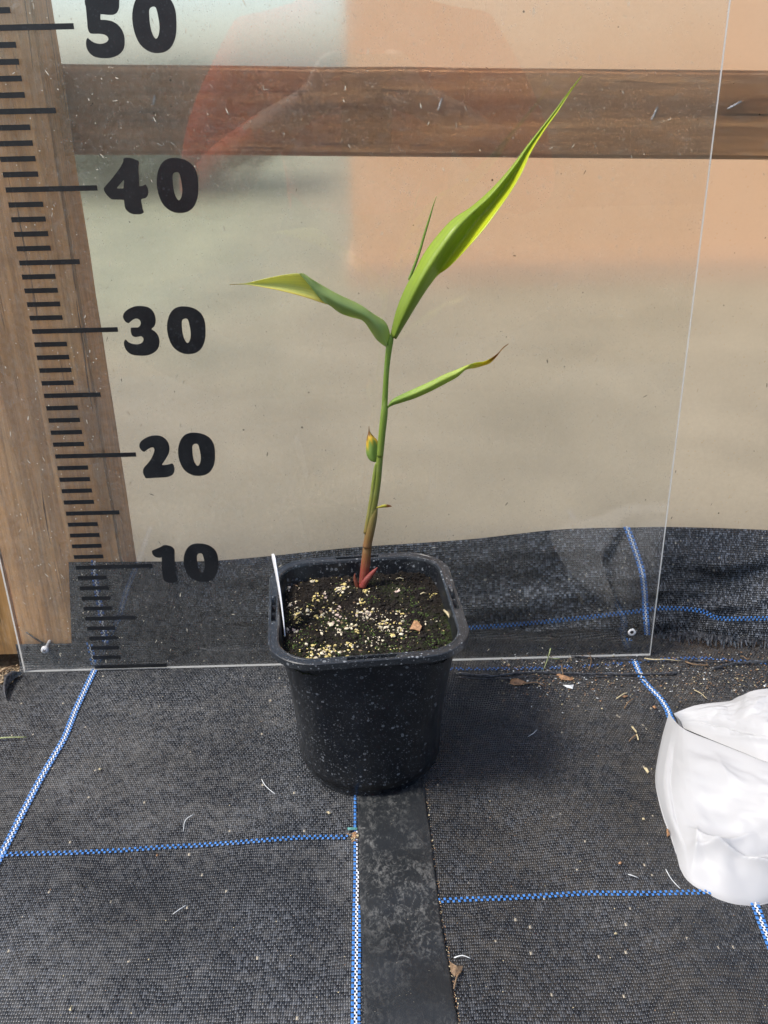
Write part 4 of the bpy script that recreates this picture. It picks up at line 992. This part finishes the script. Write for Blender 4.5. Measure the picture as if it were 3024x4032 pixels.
def bagt(u, v):
    p = Vector(coons(Lt, Bt, Rt, Tt, u, v)); e = ss(u*4)*ss(v*4)*ss((1-v)*5)
    p.z += 0.006*sin(pi*v)*min(1, u*4)+crumple(1-u, v*.9)*e*.9+fb(u*9, v*5, 8, 4)*.002*e; return p
under(grid(130, 60, bagt, 'back_flap', M['bag']), bag)
def bagr(u, v):
    p = Vector(sample(Tt, u)); k = v; w_ = ss(u*5); return Vector((p.x+(-0.004*w_+.006*(1-w_))*sin(pi*k), p.y+0.03*w_*sin(k*pi/2)-.0005*k, lerp(p.z, gh(p.x, p.y)+.001, k)+.003*fb(u*12, v*4, 1, 3)*sin(pi*k)))
under(grid(100, 16, bagr, 'back_side', M['bag']), bag)
def bagl(u, v):
    P = Lf[::-1]+Bf[1:]; p = Vector(sample(P, u)); return Vector((p.x-.0006*v, p.y-.0006*v, lerp(p.z, gh(p.x, p.y)+.0003, v)))
under(grid(140, 4, bagl, 'lower_edge', M['bag']), bag)

# ------------------------------------------------------------------ litter
def g_(zf, a, b, off=0.0025): return gpt(*zf(a, b), off)
def twig_(name, zf, P, r, mat, label, cat='twig', group=None, lift=.0025):
    Q = [gpt(*zf(a, b), lift+(0.0012 if 0 < k < len(P)-1 else 0)) for k, (a, b) in enumerate(P)]
    Q = catmull([tuple(q) for q in Q], 3); vs, fs = [], []
    tube(vs, fs, Q, [r*(1-.5*k/len(Q)) for k in range(len(Q))], 6); return tag(mesh(name, vs, fs, mat), label, cat, group)
twig_('grass_blade', zF, [(-20, -135), (60, -135), (178, -145)], .0007, M['drygrass'], 'pale green grass blade lying by the timber board foot', 'grass blade')
twig_('fibre', zM, [(52, 130), (80, 185), (140, 228)], .0004, M['hair'], 'pale curved fibre on the mat just left of the pot', 'fibre')
twig_('fibre', zF, [(1270, 362), (1215, 410), (1200, 478)], .00035, M['hair'], 'thin pale fibre on the left mat behind the blue stripe', 'fibre')
twig_('fibre', zF, [(1220, 955), (1180, 990), (1130, 1015)], .00035, M['hair'], 'thin pale fibre on the left mat in front of the blue stripe', 'fibre')
twig_('fibre', zM, [(1308, 1297), (1360, 1292), (1415, 1302)], .00045, M['hair'], 'pale fibre beside the dead leaf scrap at the strip edge', 'fibre')
twig_('fibre', zH, [(590, 1535), (630, 1620), (695, 1680)], .0004, M['hair'], 'long thin pale fibre beside the front of the bag', 'fibre')
twig_('fibre', zH, [(318, 1578), (345, 1595), (390, 1602)], .0004, M['hair'], 'short pale fibre behind the blue stripe near the bag', 'fibre')
twig_('fibre', zR, [(183, 620), (160, 650), (130, 662)], .0004, M['hair'], 'pale fibre on the right mat just beside the pot', 'fibre')
twig_('twig', zR, [(740, 488), (765, 455), (800, 425)], .0006, M['twig'], 'brown forked stalk midway between pot and bag', 'twig')
twig_('twig', zR, [(1185, 370), (1225, 400), (1265, 425)], .0005, M['straw'], 'dry seed stalk behind the bag fold', 'twig')
twig_('twig', zR, [(1130, 185), (1180, 210), (1275, 210)], .0009, M['twig'], 'curved brown twig under the frayed hem', 'twig')
twig_('twig', zR, [(790, 600), (815, 640), (830, 685)], .0009, M['straw'], 'dry straw sprig on the mat left of the bag', 'twig')
twig_('twig', zR, [(820, 650), (800, 670), (770, 695)], .0007, M['twig'], 'small brown twig crossing the straw sprig', 'twig')
twig_('twig', zR, [(690, 425), (730, 405), (760, 385)], .0006, M['straw'], 'thin straw beside the forked stalk', 'twig')
twig_('twig', zR, [(100, 330), (180, 328), (228, 348)], .0007, M['twig'], 'brown stalk trailing from the dead leaf behind the pot', 'twig')
twig_('twig', zR, [(340, 205), (345, 245), (350, 270)], .0008, M['twig'], 'upright brown twig lying across the rolled plastic edge', 'twig')
twig_('twig', zR, [(515, 235), (530, 190), (520, 150), (505, 130)], .0005, M['twig'], 'thin twig curling under the sheet bottom edge', 'twig')
twig_('twig', zR, [(870, 165), (930, 180), (1000, 178), (1090, 180)], .0007, M['straw'], 'long pale straw beside the sheet corner', 'twig')
twig_('twig', zR, [(1540, 165), (1520, 178), (1500, 160), (1480, 150)], .0006, M['twig'], 'thin reddish twig on the rear blue stripe', 'twig')
def grassup(P, label):
    Q = [onY(*zR(a, b), -.006-.004*k) for k, (a, b) in enumerate(P)]; vs, fs = [], []; Q = catmull([tuple(q) for q in Q], 3)
    tube(vs, fs, Q, [.0006*(1-.7*k/len(Q)) for k in range(len(Q))], 6); tag(mesh('grass_blade', vs, fs, M['drygrass']), label, 'grass blade', 'green grass blades at the sheet edge')
grassup([(272, 85), (262, 125), (240, 190), (215, 245)], 'green grass blade sprouting at the sheet bottom edge')
grassup([(330, 152), (275, 150), (245, 130)], 'short green grass blade crossing the taller one')
def flake(name, zf, pts, mat, label, cat, off=0.0022, h=.0012, group=None):
    P = [gpt(*zf(a, b), off) for a, b in pts]; return chip(name, P, mat, label, cat, h, group)
flake('dead_leaf', zR, [(12, 325), (20, 298), (50, 292), (95, 305), (120, 320), (80, 335), (40, 335)], M['leaflitter'], 'crumpled orange dead leaf behind the pot', 'dead leaf', h=.003)
flake('dead_leaf', zR, [(310, 265), (330, 262), (360, 285), (420, 295), (400, 305), (340, 300)], M['leaflitter'], 'torn orange leaf scrap by the rolled plastic edge', 'dead leaf', h=.002)
flake('plastic_scrap', zR, [(350, 335), (385, 340), (418, 333), (412, 360), (375, 352)], M['hair'], 'small clear white plastic scrap behind the pot', 'scrap')
flake('dead_leaf', zR, [(720, 408), (745, 398), (765, 405), (745, 415)], M['leaflitter'], 'pink brown leaf scrap beside the forked stalk', 'dead leaf')
flake('dead_leaf', zR, [(920, 470), (935, 463), (948, 478), (935, 485)], M['leaflitter'], 'small orange leaf scrap beside the right stripe', 'dead leaf')
flake('bark_chip', zH, [(595, 1245), (608, 1240), (620, 1285), (600, 1300)], M['leaflitter'], 'brown bark chip tucked against the bag side', 'bark chip', h=.002)
flake('bark_chip', zH, [(245, 1490), (262, 1476), (274, 1488), (260, 1498)], M['leaflitter'], 'small brown bark chip on the mat left of the bag', 'bark chip')
flake('leaf_curl', zH, [(430, 795), (448, 792), (470, 825), (460, 838)], M['straw'], 'curled beige leaf scrap on the mat beside the bag', 'dead leaf', h=.002)
flake('wood_chip', zH, [(418, 1163), (438, 1163), (440, 1174), (420, 1175)], M['straw'], 'tiny straw coloured chip left of the bag', 'wood chip')
flake('wood_chip', zH, [(215, 2000), (235, 1996), (240, 2006), (222, 2009)], M['straw'], 'tiny straw coloured chip in front of the right blue stripe', 'wood chip')
flake('seed', zM, [(474, 342), (490, 340), (503, 350), (490, 356)], M['straw'], 'pale seed on the mat left of the teal scrap', 'seed')
flake('teal_scrap', zM, [(612, 452), (674, 450), (676, 463), (614, 468)], M['teal'], 'narrow teal plastic scrap beside the strip edge', 'scrap', .003)
flake('dead_leaf', zM, [(1278, 1320), (1310, 1360), (1345, 1375), (1365, 1350), (1352, 1400), (1310, 1420), (1285, 1385)], M['twig'], 'shrivelled brown leaf at the edge of the black strip', 'dead leaf', .0025, .003)
twig_('leaf_stalk', zM, [(1350, 1390), (1325, 1430), (1305, 1500)], .0007, M['twig'], 'brown stalk below the shrivelled leaf at the strip edge', 'leaf stalk')
flake('seed', zF, [(530, 822), (545, 812), (550, 824), (538, 836)], M['darklitter'], 'black seed on the left mat in front of the blue stripe', 'seed')
flake('seed', zF, [(568, 1680), (582, 1673), (590, 1682), (576, 1690)], M['darklitter'], 'black seed at the front of the left mat', 'seed')
flake('wood_chip', zF, [(455, 1640), (470, 1612), (482, 1610), (468, 1645)], M['straw'], 'slim tan wood chip at the front of the left mat', 'wood chip')
flake('wood_chip', zF, [(645, 62), (655, 52), (668, 58), (655, 68)], M['straw'], 'tan wood chip right of the left stripe', 'wood chip')
flake('wood_chip', zF, [(1022, 630), (1032, 618), (1042, 624), (1030, 634)], M['leaflitter'], 'tiny brown chip on the left mat below the blue stripe', 'wood chip')
# crumbs of soil at the end of the blue stripe and along the strip edge, and the dirty rear corner
rnd = random.Random(9); items = []
for _ in range(90):
    p = gpt(*zM(rnd.gauss(655, 12), rnd.gauss(505, 18)), .0018); items.append((p.x, p.y, p.z+rnd.random()*.001, rnd.uniform(.0003, .0009), rnd.choice((0, 0, 1, 3))))
for _ in range(160):
    t = rnd.random(); q = sample(sr[2:], t); p = gpt(q[0]+rnd.gauss(6, 4), q[1], .0018); items.append((p.x, p.y, p.z, rnd.uniform(.0002, .0005), rnd.choice((0, 1, 3))))
for _ in range(2600):
    a, b = rnd.uniform(-40, 1659), rnd.gauss(270, 95)
    if b < 120 or b > 640: continue
    p = gpt(*zR(a, b), .0018); items.append((p.x, p.y, p.z, rnd.choice((.0002, .0003, .0003, .0004, .0007)), rnd.choice((0, 0, 0, 1, 2, 3))))
for _ in range(240):
    px, py = rnd.uniform(0, 3024), rnd.uniform(2680, 4032); p = gpt(px, py, .0016)
    if (p.x-PC.x)**2+(p.y-PC.y)**2 < .057**2: continue
    items.append((p.x, p.y, p.z, rnd.choice((.0002, .0002, .0003, .0004)), rnd.choice((0, 1, 1, 3))))
blobs('litter_crumbs', items, [M['twig'], M['straw'], M['hair'], M['leaflitter']], 'fine crumbs and flakes of debris strewn over the mats', 'debris', .4)
# rolled plastic edge behind the pot
vs, fs = [], []
def roll(P, r, sq=.22): 
    Q = catmull([tuple(gpt(*zR(a, b), .0022+r*sq*.5)) for a, b in P], 5); tube(vs, fs, Q, [r*(.45+1.3*abs(fb(k*.6, r*900))) for k in range(len(Q))], 8, sq)
roll([(-330, 262), (-100, 280), (100, 258), (350, 262), (600, 268), (850, 270), (1080, 262)], .0022)
roll([(-330, 285), (-100, 296), (150, 282), (500, 280), (800, 292), (1040, 300)], .0010)
roll([(400, 150), (650, 165), (900, 180), (1150, 182), (1400, 190)], .0010)
roll([(1300, 235), (1450, 200), (1659, 190), (1900, 190)], .0026)
rp = mesh('rolled_plastic_edge', vs, fs, M['fringe']); tag(rp, 'rolled black plastic edge lying across the mat behind the pot', 'plastic edge')
# sandy soil pocket and dark gap at the foot of the side board
items = []
for _ in range(500):
    p = onZ(*zG(rnd.uniform(-60, 190), rnd.gauss(1110, 26)), -.009); items.append((p.x, p.y, p.z+rnd.random()*.004, rnd.choice((.0006, .001, .0016)), 0))
blobs('sandy_soil', items, [M['tan']], 'sandy soil spilling out below the timber board', 'soil')
vs, fs = [], []
Q = [onZ(*zG(a, b), -.002) for a, b in ((205, 1075), (150, 1110), (95, 1160), (70, 1230), (55, 1300))]
W = [.003, .007, .008, .006, .001]
for k, q in enumerate(Q):
    for s_ in range(5): 
        t = s_/4; vs.append(q+Vector((-W[k]*t*.8, W[k]*.2*t, .009*sin(t*pi)*(W[k]/.008)-.002*t)))
for k in range(len(Q)-1):
    for s_ in range(4): fs.append((k*5+s_, k*5+s_+1, (k+1)*5+s_+1, (k+1)*5+s_))
tag(mesh('mat_scrap', vs, fs, M['fringe']), 'torn curled black scrap of matting by the board foot', 'scrap')
twig_('twig', zG, [(-20, 1082), (90, 1030), (140, 1010)], .0008, M['twig'], 'brown twig poking out below the timber board', 'twig', lift=.001)

# ------------------------------------------------------------------ the photographer, seen as a reflection in the clear sheet
def skinned(V, E, root=0, sub=2):
    me = bpy.data.meshes.new('tmp'); me.from_pydata([v[:3] for v in V], E, []); o = bpy.data.objects.new('tmp', me); C.objects.link(o)
    o.modifiers.new('skin', 'SKIN').use_smooth_shade = True
    sd = o.modifiers.new('sub', 'SUBSURF'); sd.levels = sub; sd.render_levels = sub
    for i, v in enumerate(V):
        r = v[3]; me.skin_vertices[0].data[i].radius = r if isinstance(r, tuple) else (r, r); me.skin_vertices[0].data[i].use_root = (i == root)
    dg = bpy.context.evaluated_depsgraph_get(); m2 = bpy.data.meshes.new_from_object(o.evaluated_get(dg))
    bpy.data.objects.remove(o); bpy.data.meshes.remove(me); return m2
PX_ = 0.25
V = [(PX_, -1.02, .13, (.17, .13)), (PX_, -.98, .28, (.15, .115)), (PX_, -.93, .42, (.17, .12)), (PX_, -.90, .51, (.12, .09)), (PX_, -.885, .57, .06), (PX_, -.87, .64, .068), (PX_, -.865, .72, (.078, .095)), (PX_, -.87, .80, (.07, .085))]
E_ = [(i, i+1) for i in range(7)]
def add(v, to): V.append(v); E_.append((to, len(V)-1)); return len(V)-1
for sx in (-1, 1):
    a = add((PX_+sx*.16, -.90, .495, .068), 3); a = add((PX_+sx*.222, -.87, .40, .060), a); a = add((PX_+sx*.25, -.83, .29, .052), a)
    a = add((PX_+sx*.20, -.765, .345, .043), a); a = add((PX_+sx*.125, -.725, .405, .029), a); a = add((PX_+sx*.088, -.712, .432, (.030, .016)), a); palm = add((PX_+sx*.062, -.706, .455, (.030, .013)), a)
    for k in range(4):
        L = (.85, 1.0, .95, .75)[k]; b = add((PX_+sx*.052, -.698, .432+.018*k, .0085), palm)
        b = add((PX_+sx*(.046-.004*L), -.690+.001*k, .434+.018*k, .0080), b); add((PX_+sx*(.046-.024*L), -.7035, .436+.018*k, .0072), b) if False else add((PX_+sx*(.034-.004*L), -.7075, .436+.018*k, .0072), b)
    t = add((PX_+sx*.050, -.722, .425, .010), a); add((PX_+sx*.030, -.726, .447, .0085), t)
    h = add((PX_+sx*.12, -.99, .10, .095), 0); kn = add((PX_+sx*.36, -.76, .115, .062), h); kn = add((PX_+sx*.22, -.70, .055, .048), kn); f_ = add((PX_+sx*.02, -.73-.05*(sx > 0), .045, .038), kn); add((PX_-sx*.10, -.74-.05*(sx > 0), .035, .033), f_)
me = skinned(V, E_)
M['red_top'] = mat_plain('red_cotton', (0.85, 0.13, 0.055), 0.8, 0.12, 200)
M['skin'] = mat_plain('skin', (0.62, 0.38, 0.28), 0.5, 0.08, 150)
M['trousers'] = mat_plain('dark_trousers', (0.035, 0.04, 0.055), 0.85, 0.2, 200)
M['hair_d'] = mat_plain('brown_hair', (0.06, 0.035, 0.02), 0.5, 0.4, 300)
M['phone'] = mat_plain('phone_case', (0.01, 0.01, 0.012), 0.3, 0.2, 300)
person = link('person', me, [M['red_top'], M['skin'], M['trousers']])
for p_ in me.polygons:
    c = p_.center
    p_.material_index = 1 if (c.z > .575 or (c.y > -.722 and c.z > .40)) else 2 if (c.z < .27 and not (abs(c.x-PX_) > .17 and c.z > .20)) else 0
tag(person, 'person in a red top sitting cross-legged, mirrored faintly in the clear sheet', 'person')
vs, fs = [], []
bm = bmesh.new(); bmesh.ops.create_icosphere(bm, subdivisions=3, radius=1)
bmesh.ops.delete(bm, geom=[v for v in bm.verts if v.co.z < -.1+.7*max(0, v.co.y)], context='VERTS')
for v in bm.verts: v.co = Vector((PX_+v.co.x*.086, -.872+v.co.y*.104, .755+v.co.z*.125))+Vector((0, 0, .004*mnoise.noise(v.co*9)))
me = bpy.data.meshes.new('hair'); bm.to_mesh(me); bm.free(); link('hair', me, M['hair_d'], person)
fr_ = -.778
vs, fs = [], []; tube(vs, fs, [(PX_, fr_+.004, .735), (PX_, fr_+.014, .715), (PX_, fr_+.020, .700), (PX_, fr_+.002, .692)], [.006, .009, .012, .008], 10); link('nose', mesh('nose', vs, fs).data, M['skin'], person); bpy.data.objects.remove([o for o in C.objects if o.name == 'nose' and not o.parent][0]) if [o for o in C.objects if o.name == 'nose' and not o.parent] else None
ph = empty('phone', CAM-_fw*.012-_u*.055); tag(ph, 'black phone held up by the person, at the camera point', 'phone')
vs, fs = [], []
for (dx, du, df) in [(a, b, c) for c in (-.004, .004) for b in (-.0735, .0735) for a in (-.0355, .0355)]:
    vs.append(CAM-_fw*.012-_u*.055+_r*dx+_u*du+_fw*df)
bm = bmesh.new(); bv = [bm.verts.new(v) for v in vs]
for q in ((0, 2, 3, 1), (4, 5, 7, 6), (0, 1, 5, 4), (2, 6, 7, 3), (0, 4, 6, 2), (1, 3, 7, 5)): bm.faces.new([bv[i] for i in q])
bmesh.ops.bevel(bm, geom=bm.edges[:], offset=.003, segments=3, affect='EDGES'); bmesh.ops.recalc_face_normals(bm, faces=bm.faces[:])
me = bpy.data.meshes.new('case'); bm.to_mesh(me); bm.free(); under(link('case', me, M['phone']), ph)

# ------------------------------------------------------------------ flecks of dirt stuck to the film and to the sheet
def flecks(name, n, y, x0, x1, z0, z1, mats, label, seed, long=.35, dens=None):
    rnd = random.Random(seed); vs, fs, mi = [], [], []
    k = 0
    while k < n:
        x, z = rnd.uniform(x0, x1), rnd.uniform(z0, z1)
        if dens and rnd.random() > dens(x, z): continue
        k += 1; a = rnd.uniform(-.7, .7)+pi/2 if rnd.random() < .6 else rnd.uniform(0, pi)
        L, W = rnd.uniform(.0002, .0005), rnd.uniform(.0001, .0003)
        if rnd.random() < long: L = rnd.uniform(.0006, .0017)
        c, s_ = cos(a), sin(a); b = len(vs)
        for du, dw, dy in ((-1, 0, 0), (-.3, 1, -.5), (.7, .8, -.3), (1, 0, 0), (.4, -1, -.5), (-.5, -.8, -.2)):
            vs.append((x+1.5*(du*L*c-dw*W*s_), y+dy*.0002, z+1.5*(du*L*s_+dw*W*c)))
        fs.append(tuple(b+i for i in range(6))); mi.append(0 if rnd.random() < .88 else 1)
    o = mesh(name, vs, fs, mats, None, False); o.data.polygons.foreach_set('material_index', mi); return tag(o, label, 'dirt', kind='stuff')
M['fleck'] = mat_plain('pale_fleck', (0.78, 0.70, 0.54), 0.8, 0.2, 500)
M['fleck_d'] = mat_plain('dark_fleck', (0.06, 0.045, 0.03), 0.8, 0.3, 500)
flecks('film_flecks', 1500, FILM_Y-.0022, -.1, .85, .03, .56, [M['fleck'], M['fleck_d']], 'pale and dark flecks of dirt stuck to the cloudy film', 41, .3, lambda x, z: 1.0 if z < .25 else .5)
flecks('sheet_flecks', 1100, SY-.0001, SX0+.002, SX1-.002, .0, .56, [M['fleck'], M['fleck']], 'pale dust flecks stuck to the clear acrylic sheet', 43, .18, lambda x, z: max(.25, 1-2.2*max(0, x)))
